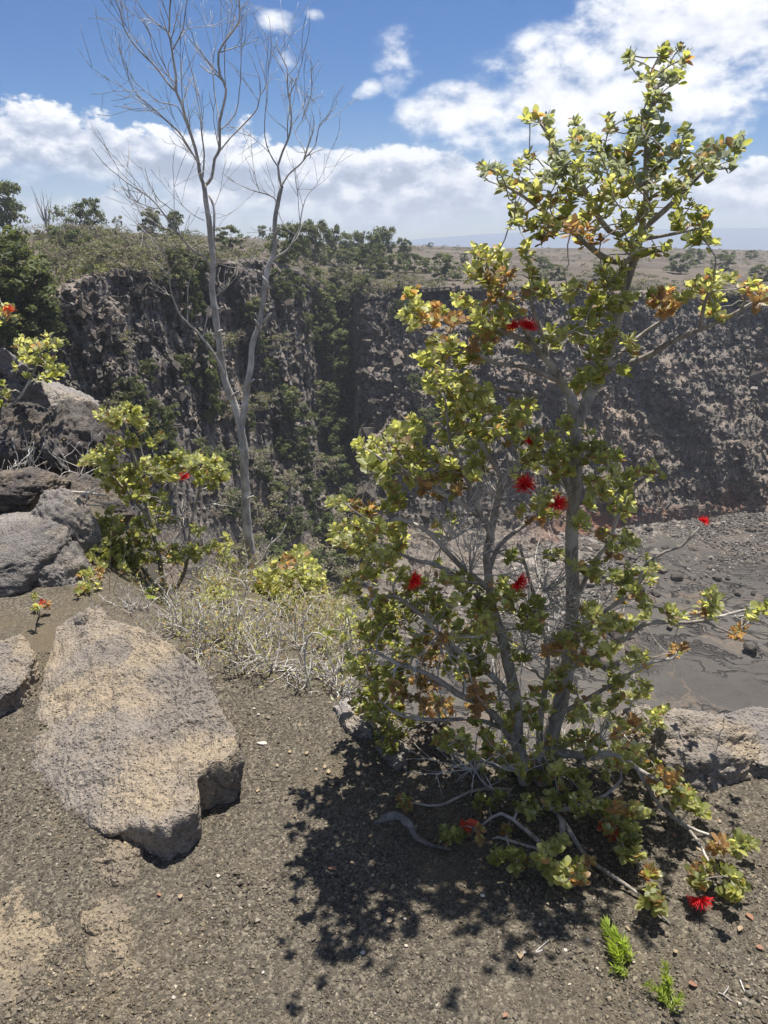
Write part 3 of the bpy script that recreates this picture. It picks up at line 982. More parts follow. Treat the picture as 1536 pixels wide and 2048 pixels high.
def scatter_mesh(name, pts, sz, shapes, mat, parent=None, squash=1.0, level=-1.95, spread=0.32):
    n = len(pts)
    R_ = rand_rot(n, rng)
    pick = rng.integers(len(shapes), size=n)
    V = np.stack([shapes[k][0] for k in range(len(shapes))])[pick]
    V = V * (np.asarray(sz)[:, None, None] * rng.uniform(0.65, 1.3, (n, 1, 3)))
    V = np.einsum('nij,nvj->nvi', R_, V) * np.array([1, 1, squash]) + np.asarray(pts)[:, None]
    F = np.stack([shapes[k][1] for k in range(len(shapes))])[pick] + (V.shape[1] * np.arange(n))[:, None, None]
    g_ = np.repeat(np.exp(rng.normal(level, spread, n)), V.shape[1])
    ti = np.stack([g_ * 1.1, g_ * 0.97, g_ * 0.85, g_ * 0 + 1], 1)
    o = link(name, make_mesh(name, V.reshape(-1, 3), F.reshape(-1, 3), [mat], color=ti), parent=parent)
    return tag(o, kind='stuff')


M['rubble'] = m_tinted('rubble stone', 0.9, 0.15, 0.4, 2.5)
small = [rock_shape(1, 300 + k, facets=6, lump=0.25, fine=0.0, flat=0.6) for k in range(8)]
wproj_x = lambda q: project(q)[:, 0]
rest = order[300:]
scatter_mesh('rock_debris', wallpts[rest], sizes[rest] * np.where(wproj_x(wallpts[rest]) > 740, 0.55, 0.8), cubes, M['rubble'], wall, level=-2.25)


def floor_at(x, y):
    return G(x, y, FLOOR)


# rubble on the floor below the wall
rp, rs = [], []
for k in range(9000):
    x = rng.uniform(760, 1560)
    base = np.interp(x, [760, 900, 1100, 1300, 1536], [1090, 1080, 1065, 1042, 1020])
    y = base + abs(rng.normal(0, np.interp(x, [760, 1150, 1300, 1560], [90, 75, 55, 60])))
    q_ = floor_at(x, y)
    rp.append(q_ + np.array([0, 0, 0.05]))
    rs.append(np.exp(rng.normal(-1.5, 0.5)) * np.interp(x, [900, 1250, 1400], [1.3, 0.7, 0.42]))
scatter_mesh('talus_rubble', np.array(rp), np.clip(rs, 0.08, 0.9), small, M['rubble'], floor, 0.75)
ORD = ['first', 'second', 'third', 'fourth', 'fifth', 'sixth', 'seventh', 'eighth', 'ninth', 'tenth', 'eleventh', 'twelfth', 'thirteenth', 'fourteenth', 'fifteenth', 'sixteenth', 'seventeenth', 'eighteenth', 'nineteenth', 'twentieth',
       'twenty first', 'twenty second', 'twenty third', 'twenty fourth', 'twenty fifth', 'twenty sixth']
stones = [(1240, 1272, 1.15), (1500, 1298, .6), (1352, 1158, .75), (1433, 1160, .45), (1420, 1138, .4), (1387, 1102, .6), (1440, 1122, .35), (1475, 1190, .4), (1506, 1188, .3),
          (1330, 1100, .5), (1296, 1062, .6), (1325, 1145, .55), (1310, 1190, .5), (1290, 1150, .5), (1455, 1158, .25), (1280, 1180, .55), (1215, 1330, .9), (1190, 1100, .7),
          (1242, 1130, .6), (1125, 1100, .8), (1265, 1118, .5), (1375, 1125, .3), (1503, 1062, .5), (1340, 1255, .3)]
for i, (x, y, s) in enumerate(stones):
    q_ = floor_at(x, y)
    v_, f_ = rock_shape(3, 400 + i, facets=10, lump=0.2, fine=0.03, flat=0.6)
    lab = {0: 'large dark angular boulder on the crater floor right of the bush', 1: 'lone pale boulder on the smooth floor near the right edge',
           2: 'grey boulder in front of the rubble fan on the crater floor', 16: 'grey boulder half hidden by low bush leaves on the crater floor'}.get(i, ORD[sorted(q[0] for q in stones).index(x)] + ' grey stone from the left among those scattered on the crater floor')
    o = link('floor_boulder', make_mesh('floor_boulder', v_ * np.array([s, s, s * 0.72]), f_, [M['block']]), loc=q_ + np.array([0, 0, s * 0.3]), rot=(0, 0, i))
    tag(o, lab, 'boulder', 'stones on the crater floor')

# ------------------------------------------------------------------ far trees and shrubs
def crown_mesh(name, seed, nclump, leaves, mat_mix, tall=1.0, spread=1.0, leaf=0.16, conical=0.0, height=None):
    """crown of many small faces in uneven clumps, unit height about 1 (base at 0)"""
    r = np.random.default_rng(seed)
    cz = r.uniform(0.12, 0.95, nclump) if height is None else r.uniform(height[0], height[1], nclump)
    wid = (0.42 - conical * 0.34 * cz) * (1 - 0.35 * np.abs(cz - 0.5))
    a = r.uniform(0, 6.28, nclump)
    rr = np.sqrt(r.random(nclump)) * wid
    cen_ = np.stack([np.cos(a) * rr * spread, np.sin(a) * rr * spread, cz * tall], 1)
    cr = r.uniform(0.07, 0.17, nclump) * (1 - 0.3 * conical)
    per = leaves // nclump
    V, mi = [], []
    for k in range(nclump):
        d = norm(r.normal(size=(per, 3)))
        d[:, 2] = np.where(d[:, 2] < -0.3, -d[:, 2], d[:, 2])
        p_ = cen_[k] + d * cr[k] * r.uniform(0.45, 1.1, (per, 1)) * np.array([1.0, 1.0, 1.0])
        nrm_ = norm(d + r.normal(size=(per, 3)) * 0.6 + np.array([0, 0, 0.4]))
        t1 = norm(np.cross(nrm_, r.normal(size=(per, 3))))
        t2 = np.cross(nrm_, t1)
        s = leaf * r.uniform(0.5, 1.3, (per, 1)) * 0.5
        V.append(np.stack([p_ + t1 * s, p_ + t2 * s * 0.6, p_ - t1 * s, p_ - t2 * s * 0.6], 1))
        m = r.choice(len(mat_mix), p=np.array(mat_mix) / sum(mat_mix))
        mi.append(np.where(r.random(per) < 0.75, m, r.choice(len(mat_mix), size=per, p=np.array(mat_mix) / sum(mat_mix))))
    V = np.concatenate(V)
    n_ = len(V)
    return make_mesh(name, V.reshape(-1, 3), np.arange(n_ * 4).reshape(-1, 4), FAR, np.concatenate(mi)), cen_


def stem_mesh(name, seed, targets, mat, base_r=0.03, n=10, tall=0.35):
    r = np.random.default_rng(seed)
    hub = np.array([r.uniform(-.03, .03), r.uniform(-.03, .03), tall])
    lines = [(spline([np.zeros(3) - np.array([0, 0, 0.04]), hub * np.array([1, 1, 0.5]) + r.normal(size=3) * 0.012, hub], 0.06), None)]
    lines[0] = (lines[0][0], np.linspace(base_r, base_r * 0.7, len(lines[0][0])))
    for c in targets[r.permutation(len(targets))[:n]]:
        mid = hub * 0.5 + c * 0.5 + r.normal(size=3) * 0.03
        p_ = spline([hub * r.uniform(0.6, 1.0), mid, c], 0.08)
        lines.append((p_, np.linspace(base_r * 0.5, base_r * 0.12, len(p_))))
    v_, f_ = tubes(lines, 4)
    return make_mesh(name, v_, f_, [mat], smooth=True)


KINDS = {}
for i in range(4):
    c_, t_ = crown_mesh('crown', 500 + i, 40, 3400, (0.35, 0.45, 0.2, 0), 1.0, 0.95, 0.06, 0.35, (0.14, 0.92))
    KINDS[('tree', i)] = (c_, stem_mesh('trunk', 520 + i, t_, M['farbark'], 0.022, 16, 0.3))
    c_, t_ = crown_mesh('crown', 540 + i, 34, 3200, (0.45, 0.4, 0.15, 0), 1.0, 1.15, 0.065, 0.35, (0.05, 0.9))
    KINDS[('bush', i)] = (c_, stem_mesh('trunk', 560 + i, t_, M['farbark'], 0.02, 8, 0.15))
    c_, t_ = crown_mesh('crown', 580 + i, 30, 2000, (0.04, 0.08, 0.26, 0.62), 0.9, 1.5, 0.05, 0.0, (0.05, 0.8))
    KINDS[('scrub', i)] = (c_, stem_mesh('trunk', 600 + i, t_, M['farbark'], 0.015, 14, 0.1))
    r = np.random.default_rng(620 + i)
    lines = []
    for s in range(26):
        a, l = r.uniform(0, 6.28), r.uniform(0.5, 1.0)
        tip = np.array([math.cos(a) * 0.3 * l, math.sin(a) * 0.3 * l, l])
        st = np.array([0, 0, r.uniform(0, 0.35)])
        p_ = spline([st, (st + tip) / 2 + r.normal(size=3) * 0.04, tip], 0.12)
        lines.append((p_, np.linspace(0.011, 0.002, len(p_))))
    v_, f_ = tubes(lines, 3)
    KINDS[('bare', i)] = (make_mesh('branches', v_, f_, [M['farbark']], smooth=True), stem_mesh('trunk', 640 + i, np.array([[0, 0, 0.9]]), M['farbark'], 0.02, 1, 0.6))
    c_, t_ = crown_mesh('crown', 660 + i, 16, 1100, (0.2, 0.4, 0.3, 0.1), 1.0, 1.1, 0.055, 0.0, (0.55, 1.0))
    KINDS[('open', i)] = (c_, stem_mesh('trunk', 680 + i, t_, M['farbark'], 0.02, 16, 0.35))

NAMES = {'tree': ('tree', 'tree'), 'bush': ('shrub', 'shrub'), 'scrub': ('scrub_bush', 'shrub'), 'bare': ('bare_tree', 'tree'), 'open': ('tree', 'tree')}
nveg = 0


ZONES = [(100, 0, 'in the thicket at the left edge'), (300, 700, 'on the jointed cliff at the left'), (300, 2000, 'at the foot of the left cliff'),
         (480, 700, 'high left of the dead tree'), (480, 2000, 'just left of the dead trunk'), (550, 800, 'between the two dead tree stems'), (550, 2000, 'low behind the dead tree trunk'),
         (630, 800, 'on the ribs just right of the dead tree'), (630, 2000, 'low right of the dead trunk'), (712, 720, 'at the top of the dark green gully'), (712, 900, 'in the middle of the dark green gully'),
         (712, 2000, 'at the bottom of the dark green gully'), (1000, 620, 'on the cliff edge right of the gully'), (1000, 2000, 'on the bare buttress right of the gully'), (9999, 2000, 'along the far right cliff edge')]
SEEN = {}


def zone_label(what, x, y, hp):
    """a phrase saying where on the wall a plant stands"""
    for zx, zy, ph in ZONES:
        if x <= zx and (y <= zy or zy == 0):
            break
    siz = 'big' if hp >= 85 else 'small' if hp <= 50 else 'medium'
    key = (what, siz, ph)
    n = SEEN[key] = SEEN.get(key, 0) + 1
    extra = '' if n == 1 else ORD[min(n - 1, 25)] + ' '
    if extra:
        ph += ', counted from the left' if n > 1 and len(ph.split()) < 7 else ''
    return ' '.join((extra + siz + ' ' + what + ' ' + ph).split())


def veg(kind, base, h, wide, label, group=None):
    global nveg
    nveg += 1
    crown, stem = KINDS[(kind, nveg % 4)]
    nm, cat = NAMES[kind]
    t = thing(nm, label, cat, base, group)
    t.rotation_euler = (0, 0, nveg * 1.7)
    t.scale = (h * wide, h * wide, h)
    link('crown' if kind != 'bare' else 'bare_crown', crown, t)
    link('trunk', stem, t)
    return t


def px_h(base, dy):
    """height in metres that spans dy picture pixels at this point"""
    return dy / FPX * project(base)[0, 2] / math.cos(math.radians(12))


# (kind, x, y of the foot, height in pixels, width factor, label)
RIM = [('bush', 155, 512, 50, 1.1, 'dark dome shaped shrub above the bare cinder patch on the left rim'), ('bush', 125, 500, 45, 1.2, 'round green shrub below the leafless grey tree'),
       ('bush', 210, 520, 30, 1.3, 'bright green low shrub at the left cliff top'), ('tree', 598, 530, 75, 0.9, 'leafy tree between the dead tree stem and the rim grove'), ('tree', 745, 535, 60, 1.0, 'tree closing the gap in the rim grove'),
       ('bush', 690, 545, 45, 1.2, 'green shrub at the cliff edge below the rim grove'), ('bush', 790, 550, 40, 1.2, 'green shrub at the right foot of the rim grove'),
       ('tree', 25, 475, 100, 0.9, 'tallest dark leafy tree at the left edge against the sky'),
       ('bare', 97, 470, 85, 0.8, 'leafless grey tree standing against the sky near the left edge'),
       ('open', 140, 480, 60, 1.1, 'thin open tree just right of the leafless grey tree'),
       ('tree', 185, 480, 72, 1.1, 'round topped tree on the rim above the bare cinder patch'),
       ('open', 238, 474, 36, 0.7, 'tiny sparse tree alone on the left skyline'),
       ('tree', 305, 490, 62, 1.2, 'bushy dark tree behind the low left branch of the dead tree'),
       ('tree', 358, 490, 60, 0.9, 'narrow dark tree right beside the bushy one behind the dead tree'),
       ('bush', 460, 503, 46, 1.1, 'dark round shrub on the brown slope between the dead tree stems'),
       ('tree', 526, 478, 25, 1.0, 'little lone tree on the skyline between the dead tree stems'),
       ('bush', 570, 530, 70, 0.9, 'dark shrub tree right behind the right stem of the dead tree'),
       ('tree', 633, 535, 85, 0.95, 'tall pointed tree at the left of the rim grove'),
       ('tree', 665, 530, 72, 1.0, 'second tree of the rim grove, with a pointed top'),
       ('tree', 700, 525, 55, 1.1, 'low rounded tree in the middle of the rim grove'),
       ('tree', 722, 520, 50, 0.8, 'slim tree just left of the tallest grove tree'),
       ('tree', 768, 530, 68, 1.0, 'tall dense tree at the right of the rim grove'),
       ('tree', 808, 535, 52, 0.9, 'lighter tree at the right end of the rim grove'),
       ('bush', 740, 550, 55, 1.2, 'dark shrub in front of the rim grove'),
       ('bush', 830, 545, 35, 0.9, 'small dark shrub right of the grove'),
       ('bush', 852, 545, 30, 0.9, 'smallest dark shrub in the row right of the grove'),
       ('bush', 890, 555, 45, 1.2, 'broad dark shrub alone at the cliff edge left of the bush crown'),
       ('bush', 928, 530, 22, 0.8, 'tiny pointed shrub beside the bush crown on the plain'),
       ('bush', 862, 494, 9, 1.4, 'speck of shrub on the middle skyline'),
       ('bush', 1085, 535, 22, 1.5, 'low green shrub on the plain behind the bush crown'),
       ('bush', 1110, 560, 30, 1.3, 'dark shrub at the cliff top behind the bush crown'),
       ('bush', 1200, 560, 30, 1.3, 'shrub at the cliff top behind the right bush stem'),
       ('bush', 1360, 545, 35, 1.4, 'broad shrub on the plain left of the orange leaves'),
       ('bush', 1390, 525, 28, 1.3, 'shrub on the plain above the orange leaves'),
       ('bush', 1440, 540, 30, 1.4, 'shrub on the plain near the right edge'),
       ('bush', 1455, 520, 18, 1.5, 'small shrub on the right plain below the skyline'),
       ('bush', 1500, 517, 16, 1.6, 'low round shrub on the right skyline'),
       ('bush', 1525, 560, 30, 1.4, 'shrub cut by the right picture edge on the cliff top')]
for kind, x, y, hp, wd, lab in RIM:
    b = plat_at(x, y)
    hh = px_h(b, hp)
    veg(kind, b - np.array([0, 0, 0.08 * hh]), hh * 1.15, wd * (0.85 if kind != 'bush' else 1.1), lab)

CLIFF = [(-40, 640, 170, 1.0), (15, 600, 150, 1.0), (60, 660, 130, 1.0), (40, 690, 120, 1.1), (85, 690, 110, 0.9), (-10, 720, 100, 1.2), (75, 610, 120, 0.8), (20, 530, 90, 1.3), (70, 530, 70, 1.2),
         (640, 640, 75, 1.0), (675, 640, 80, 0.9), (650, 700, 75, 1.1), (690, 690, 60, 1.0), (665, 760, 80, 1.1), (640, 820, 70, 1.1), (680, 830, 85, 1.0), (700, 800, 70, 0.8),
         (660, 890, 70, 1.1), (690, 910, 70, 1.1), (670, 960, 60, 1.2), (590, 860, 105, 0.85), (605, 930, 60, 1.1), (575, 920, 50, 1.0), (560, 590, 60, 1.1), (595, 600, 55, 1.0), (625, 590, 60, 1.0),
         (420, 850, 130, 0.55), (410, 740, 80, 0.8), (385, 640, 100, 0.6), (400, 580, 80, 0.9), (350, 560, 70, 1.0), (330, 610, 50, 0.9), (280, 900, 90, 0.8), (305, 880, 95, 0.8), (330, 930, 90, 0.8),
         (265, 820, 70, 0.9), (345, 870, 70, 0.8), (400, 920, 50, 1.1), (430, 960, 70, 0.9), (550, 1010, 60, 1.0), (620, 1000, 70, 1.1), (640, 1080, 70, 1.2), (590, 1070, 60, 1.2), (690, 1100, 70, 1.2),
         (550, 1080, 60, 1.1), (700, 1020, 60, 1.1), (470, 1030, 60, 1.0), (840, 650, 45, 1.1), (800, 640, 40, 1.2), (850, 870, 60, 0.9), (830, 780, 40, 0.9), (540, 760, 45, 0.9), (520, 700, 50, 0.8),
         (510, 640, 50, 1.0), (370, 760, 60, 0.9), (300, 760, 50, 0.9), (720, 560, 40, 1.2), (690, 580, 50, 1.2), (740, 1110, 60, 1.2), (560, 1140, 60, 1.3), (650, 1140, 60, 1.3), (500, 870, 50, 0.9),
         (470, 940, 50, 1.0), (1160, 590, 35, 1.5), (1080, 600, 30, 1.5), (1330, 600, 30, 1.5), (1480, 612, 30, 1.4), (530, 960, 40, 1.1), (620, 680, 60, 0.8)]
for i, (x, y, hp, wd) in enumerate(sorted(CLIFF)):
    b = wall_at(x, y)
    hh = px_h(b, hp)
    veg('bush', b - np.array([0, 0, 0.08 * hh]), hh * 0.98, wd * 1.12, zone_label('dark green shrub', x, y, hp), 'shrubs on the crater wall' if x > 100 else 'thicket at the left edge')
SCRUB = [(110, 515, 45, 1.3), (155, 545, 35, 1.4), (185, 505, 45, 1.3), (235, 515, 45, 1.3), (285, 525, 45, 1.3), (315, 520, 50, 1.2), (345, 505, 50, 1.2), (225, 490, 40, 1.4), (160, 490, 40, 1.4), (375, 515, 45, 1.2), (440, 530, 30, 1.5), (140, 530, 45, 1.2), (175, 520, 40, 1.3), (215, 530, 45, 1.4), (265, 545, 50, 1.4), (300, 560, 50, 1.3), (330, 545, 60, 1.2), (250, 500, 40, 1.5), (360, 530, 60, 1.2), (130, 490, 50, 1.3), (90, 500, 50, 1.2),
         (200, 500, 50, 1.3), (395, 540, 45, 1.2), (690, 570, 55, 1.0), (820, 570, 35, 1.3), (720, 590, 35, 1.3), (780, 575, 30, 1.6), (45, 560, 55, 1.2), (10, 570, 60, 1.2),
         (460, 830, 45, 1.2), (520, 820, 40, 1.2), (550, 700, 40, 1.2), (450, 700, 40, 1.2), (240, 790, 45, 1.1), (210, 830, 50, 1.2), (500, 930, 50, 1.2), (440, 1010, 50, 1.3), (520, 1040, 50, 1.3),
         (610, 1140, 50, 1.5), (680, 1060, 45, 1.4), (570, 980, 45, 1.3), (230, 700, 40, 1.2), (640, 940, 40, 1.3), (480, 1100, 50, 1.4), (540, 1150, 50, 1.4), (700, 1160, 50, 1.5), (1270, 570, 25, 2.0), (1440, 590, 25, 2.0)]
for i, (x, y, hp, wd) in enumerate(sorted(SCRUB)):
    b = wall_at(x, y) if y > 545 else plat_at(x, y)
    hh = px_h(b, hp)
    veg('scrub', b - np.array([0, 0, 0.06 * hh]), hh * 1.25, wd * 1.15, zone_label('dry olive scrub', x, y, hp), 'dry scrub on the rim and wall')
for i, (x, y, hp) in enumerate([(690, 560, 60), (745, 575, 40), (270, 520, 60), (150, 505, 60), (175, 500, 55), (805, 560, 40), (500, 740, 35), (610, 880, 40), (545, 1000, 40)]):
    b = wall_at(x, y) if y > 545 else plat_at(x, y)
    hh = px_h(b, hp)
    veg('bare', b - np.array([0, 0, 0.05]), hh, 1.2, zone_label('leafless grey shrub', x, y, hp), 'leafless shrubs')
# scattered small plants on the plain: too many to count
pts, szs = [], []
for k in range(1500):
    i = rng.integers(len(platv))
    if -100 < pproj[i, 0] < 1650 and pproj[i, 2] < 320 and 470 < pproj[i, 1] < 600:
        pts.append(platv[i] + np.array([rng.normal(0, 0.4), rng.normal(0, 0.4), 0]))
        szs.append(rng.uniform(0.2, 0.8))
V, F, mi = [], [], []
for p_, s in zip(pts, szs):
    n_ = 40
    d = norm(rng.normal(size=(n_, 3)))
    d[:, 2] = np.abs(d[:, 2])
    c_ = p_ + d * s * np.array([1.2, 1.2, 0.8])
    t1, t2 = norm(rng.normal(size=(n_, 3))), norm(rng.normal(size=(n_, 3)))
    V.append(np.stack([c_ + t1 * .14, c_ + t2 * .1, c_ - t1 * .14, c_ - t2 * .1], 1))
    mi.append(rng.choice(4, size=n_, p=(.15, .2, .25, .4)))
V = np.concatenate(V)
tag(link('ground_cover', make_mesh('ground_cover', V.reshape(-1, 3), np.arange(len(V) * 4).reshape(-1, 4), FAR, np.concatenate(mi))), 'low sparse plants dotted over the far cinder plain', 'plants', kind='stuff')


# ------------------------------------------------------------------ leaves
def leaf_shape(curl, fold, width=0.66, rows=5):
    v_, f_ = [(0, 0, 0)], []
    for k in range(1, rows + 1):
        s = k / (rows + 0.35)
        half = width * 0.5 * math.sin(math.pi * s ** 1.25) ** 0.75
        z = -curl * s * s
        v_ += [(s, -half, z + fold * half), (s, 0, z), (s, half, z + fold * half)]
    v_.append((1.0, 0, -curl))
    f3 = [(0, 1, 2), (0, 2, 3)]
    f4 = []
    for k in range(rows - 1):
        a = 1 + 3 * k
        f4 += [(a, a + 3, a + 4, a + 1), (a + 1, a + 4, a + 5, a + 2)]
    a, tip = 1 + 3 * (rows - 1), len(v_) - 1
    f3 += [(a, tip, a + 1), (a + 1, tip, a + 2)]
    return np.array(v_, float), np.array(f4), np.array(f3)


LSH = [leaf_shape(0.10, 0.25), leaf_shape(-0.08, 0.3), leaf_shape(0.22, 0.12, 0.72), leaf_shape(-0.2, 0.35, 0.6)]
LEAFMESH = {(s, c): make_mesh('leaf', LSH[s][0], [LSH[s][1], LSH[s][2]], [LEAF[c]], smooth=True) for s in range(4) for c in range(len(LEAF))}


def leaf_batch(name, parent, base, pos_, dr, nr, sz, cls, shp):
    """all given leaves as one joined mesh"""
    sd = np.cross(nr, dr)
    V, F4, F3, m4, m3, n0 = [], [], [], [], [], 0
    for s in range(len(LSH)):
        k = np.where(shp == s)[0]
        if not len(k):
            continue
        v_, f4, f3 = LSH[s]
        X = pos_[k, None] + sz[k, None, None] * (v_[None, :, :1] * dr[k, None] + v_[None, :, 1:2] * sd[k, None] + v_[None, :, 2:] * nr[k, None])
        V.append(X.reshape(-1, 3))
        ofs = n0 + len(v_) * np.arange(len(k))[:, None, None]
        F4.append((f4[None] + ofs).reshape(-1, 4))
        F3.append((f3[None] + ofs).reshape(-1, 3))
        m4.append(np.repeat(cls[k], len(f4)))
        m3.append(np.repeat(cls[k], len(f3)))
        n0 += len(v_) * len(k)
    V = np.concatenate(V) - base
    return make_mesh(name, V, [np.concatenate(F4), np.concatenate(F3)], LEAF, np.concatenate(m4 + m3), smooth=True)


def flower_mesh(seed, r=0.031, n=190, mat=None):
    q_ = np.random.default_rng(seed)
    lines = []
    for k in range(n):
        d = norm(q_.normal(size=3))
        d[2] = abs(d[2]) * 1.0 - 0.15
        d = norm(d)
        l = r * q_.uniform(0.6, 1.2)
        b = d * r * 0.15
        lines.append((np.array([b, b + d * l * 0.6 + q_.normal(size=3) * 0.0012, b + d * l]), np.array([0.0009, 0.0007, 0.0006])))
    v_, f_ = tubes(lines, 3)
    return make_mesh('flower', v_, f_, [mat or M['red']])


FLW = [flower_mesh(k) for k in range(3)]


def add_flower(parent, base, p_, size=1.0, up=(0, -0.3, 1), k=0):
    o = link('flower', FLW[k % 3], parent, loc=np.asarray(p_) - base, scale=size)
    o.rotation_euler = Vector(up).to_track_quat('Z', 'Y').to_euler()
    o['label'] = 'bright red pompom flower'
    return o


def ohia(name, label, cat, base, limbs, shoots, leaf_len, n_ind, seed, bark_mat, flowers=(), pairs=(5, 8), side=6, twig_r=(0.0035, 0.0018), bare=(), mix=None, group=None):
    """woody plant: traced limbs, twigs grown from them to the shoots, opposite leaves on the shoots.
    limbs: (points, r0, r1); shoots: (point, colour key)"""
    r = np.random.default_rng(seed)
    base = np.asarray(base, float)
    t = thing(name, label, cat, base, group)
    NP, NL, NRr, NT_ = [], [], [], []
    limb_objs = []
    for li, (pp, r0, r1) in enumerate(limbs):
        s_ = spline(pp, 0.025)
        s_ = s_ + 0.006 * np.stack([perlin(s_ * 9 + 3 * k, seed + k) for k in range(3)], 1) * np.linspace(0.2, 1, len(s_))[:, None]
        rad = np.linspace(r0, r1, len(s_)) * (1 + 0.12 * perlin(s_ * 30, seed))
        v_, f_ = tubes([(s_, rad)], 9 if r0 > 0.012 else 6)
        nm = 'trunk' if li == 0 else 'branch'
        limb_objs.append(link(nm, make_mesh(nm, v_ - base, f_, [bark_mat], smooth=True), t))
        NP.append(s_)
        NL.append(np.full(len(s_), li))
        NRr.append(rad)
        NT_.append(norm(np.gradient(s_, axis=0)))
    NP, NL, NRr, NT_ = np.concatenate(NP), np.concatenate(NL), np.concatenate(NRr), np.concatenate(NT_)
    S = np.array([s[0] for s in shoots])
    d0 = np.array([np.min(np.linalg.norm(NP - s, axis=1)) for s in S])
    twigs = {}
    L = dict(p=[], d=[], n=[], s=[], c=[], h=[])
    for i in np.argsort(d0):
        tip = S[i]
        dv = tip - NP
        d = np.linalg.norm(dv, axis=1)
        cosang = (dv * NT_).sum(1) / np.maximum(d, 1e-6)
        k = np.argmin(d * (1 + 0.5 * (dv[:, 2] < 0) + 0.35 * (cosang < 0)) + 0.015 * (NRr > 0.02))
        D = d[k]
        a = NP[k]
        ctl = a + norm(NT_[k] * 0.5 + norm(dv[k]) + r.normal(size=3) * 0.25) * D * 0.5
        n_ = max(4, int(D / 0.02))
        u = np.linspace(0, 1, n_)[:, None]
        path = (1 - u) ** 2 * a + 2 * u * (1 - u) * ctl + u * u * tip
        path[1:-1] += r.normal(size=(n_ - 2, 3)) * 0.0025
        ra = np.linspace(min(NRr[k] * 0.75, twig_r[0] + 0.004 * D / 0.3), twig_r[1], n_)
        li = NL[k]
        twigs.setdefault(li, []).append((path, ra))
        tn = norm(np.gradient(path, axis=0))
        NP, NL = np.vstack([NP, path[1:]]), np.concatenate([NL, np.full(n_ - 1, li)])
        NRr, NT_ = np.concatenate([NRr, ra[1:]]), np.vstack([NT_, tn[1:]])
        key = shoots[i][1]
        if key == 'none':
            continue
        axis_ = norm(tn[-1] * 0.6 + np.array([0, 0, 0.75]) + r.normal(size=3) * 0.25)
        ref = norm(np.cross(axis_, r.normal(size=3)))
        npair = r.integers(*pairs)
        base_l = leaf_len * r.uniform(0.8, 1.2)
        for j in range(npair):
            phi = math.radians(np.interp(j, [0, 1.5, 5], [22, 48, 80]) + r.normal() * 9)
            at = tip + axis_ * (0.3 - j * 0.27) * base_l
            if j > 3:                                    # older leaves sit back along the twig
                kk = max(0, n_ - 1 - int((j - 3) * base_l * 0.3 / 0.02))
                at = path[kk] + r.normal(size=3) * 0.002
            sz_ = base_l * np.interp(j, [0, 1.5, 3, 7], [0.6, 1.0, 1.05, 0.85])
            for sgn in (1, -1):
                if r.random() < (0.04 + 0.06 * max(0, j - 2)):
                    continue
                rad_ = ref * sgn + r.normal(size=3) * 0.12
                rad_ = norm(rad_ - axis_ * (rad_ @ axis_))
                dr_ = math.cos(phi) * axis_ + math.sin(phi) * rad_
                nr_ = math.sin(phi) * axis_ - math.cos(phi) * rad_
                tw = r.normal() * 0.25
                nr_ = norm(nr_ * math.cos(tw) + np.cross(dr_, nr_) * math.sin(tw))
                x_ = r.random()
                if key == 'o':
                    c_ = 4 if x_ < .6 else (5 if x_ < .85 else 2)
                elif key == 'r':
                    c_ = 5 if x_ < .65 else (4 if x_ < .85 else 0)
                elif key == 'R':
                    c_ = 7 if x_ < .6 else 4
                elif key == 'g':
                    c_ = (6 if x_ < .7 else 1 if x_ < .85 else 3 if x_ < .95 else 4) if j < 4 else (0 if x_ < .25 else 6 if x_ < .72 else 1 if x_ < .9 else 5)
                elif key == 'd':
                    c_ = (1 if x_ < .55 else 0 if x_ < .8 else 2) if j < 3 else (0 if x_ < .7 else 5 if x_ < .88 else 1)
                elif key == 'y':
                    c_ = (2 if x_ < .62 else 3 if x_ < .8 else 1 if x_ < .985 else 4) if j < 4 else (1 if x_ < .5 else 2 if x_ < .76 else 0 if x_ < .88 else 4 if x_ < .93 else 5)
                else:                                    # 'm', mixed
                    c_ = (2 if x_ < .38 else 1 if x_ < .78 else 3 if x_ < .90 else 4 if x_ < .93 else 0) if j < 3 else (1 if x_ < .45 else 0 if x_ < .68 else 5 if x_ < .79 else 4 if x_ < .84 else 2)
                L['p'].append(at)
                L['d'].append(dr_)
                L['n'].append(nr_)
                L['s'].append(sz_ * r.uniform(0.68, 1.18))
                L['c'].append(c_)
                L['h'].append(r.integers(4))
            ref = np.cross(axis_, ref)
    for li, ls in twigs.items():
        v_, f_ = tubes(ls, 5 if n_ind else 4)
        o = link('twig_growth', make_mesh('twig_growth', v_ - base, f_, [bark_mat], smooth=True), limb_objs[li])
        o['kind'] = 'stuff'
    for ls in bare:
        v_, f_ = tubes(ls, 5)
        link('bare_twigs', make_mesh('bare_twigs', v_ - base, f_, [M['twig']], smooth=True), t)['kind'] = 'stuff'
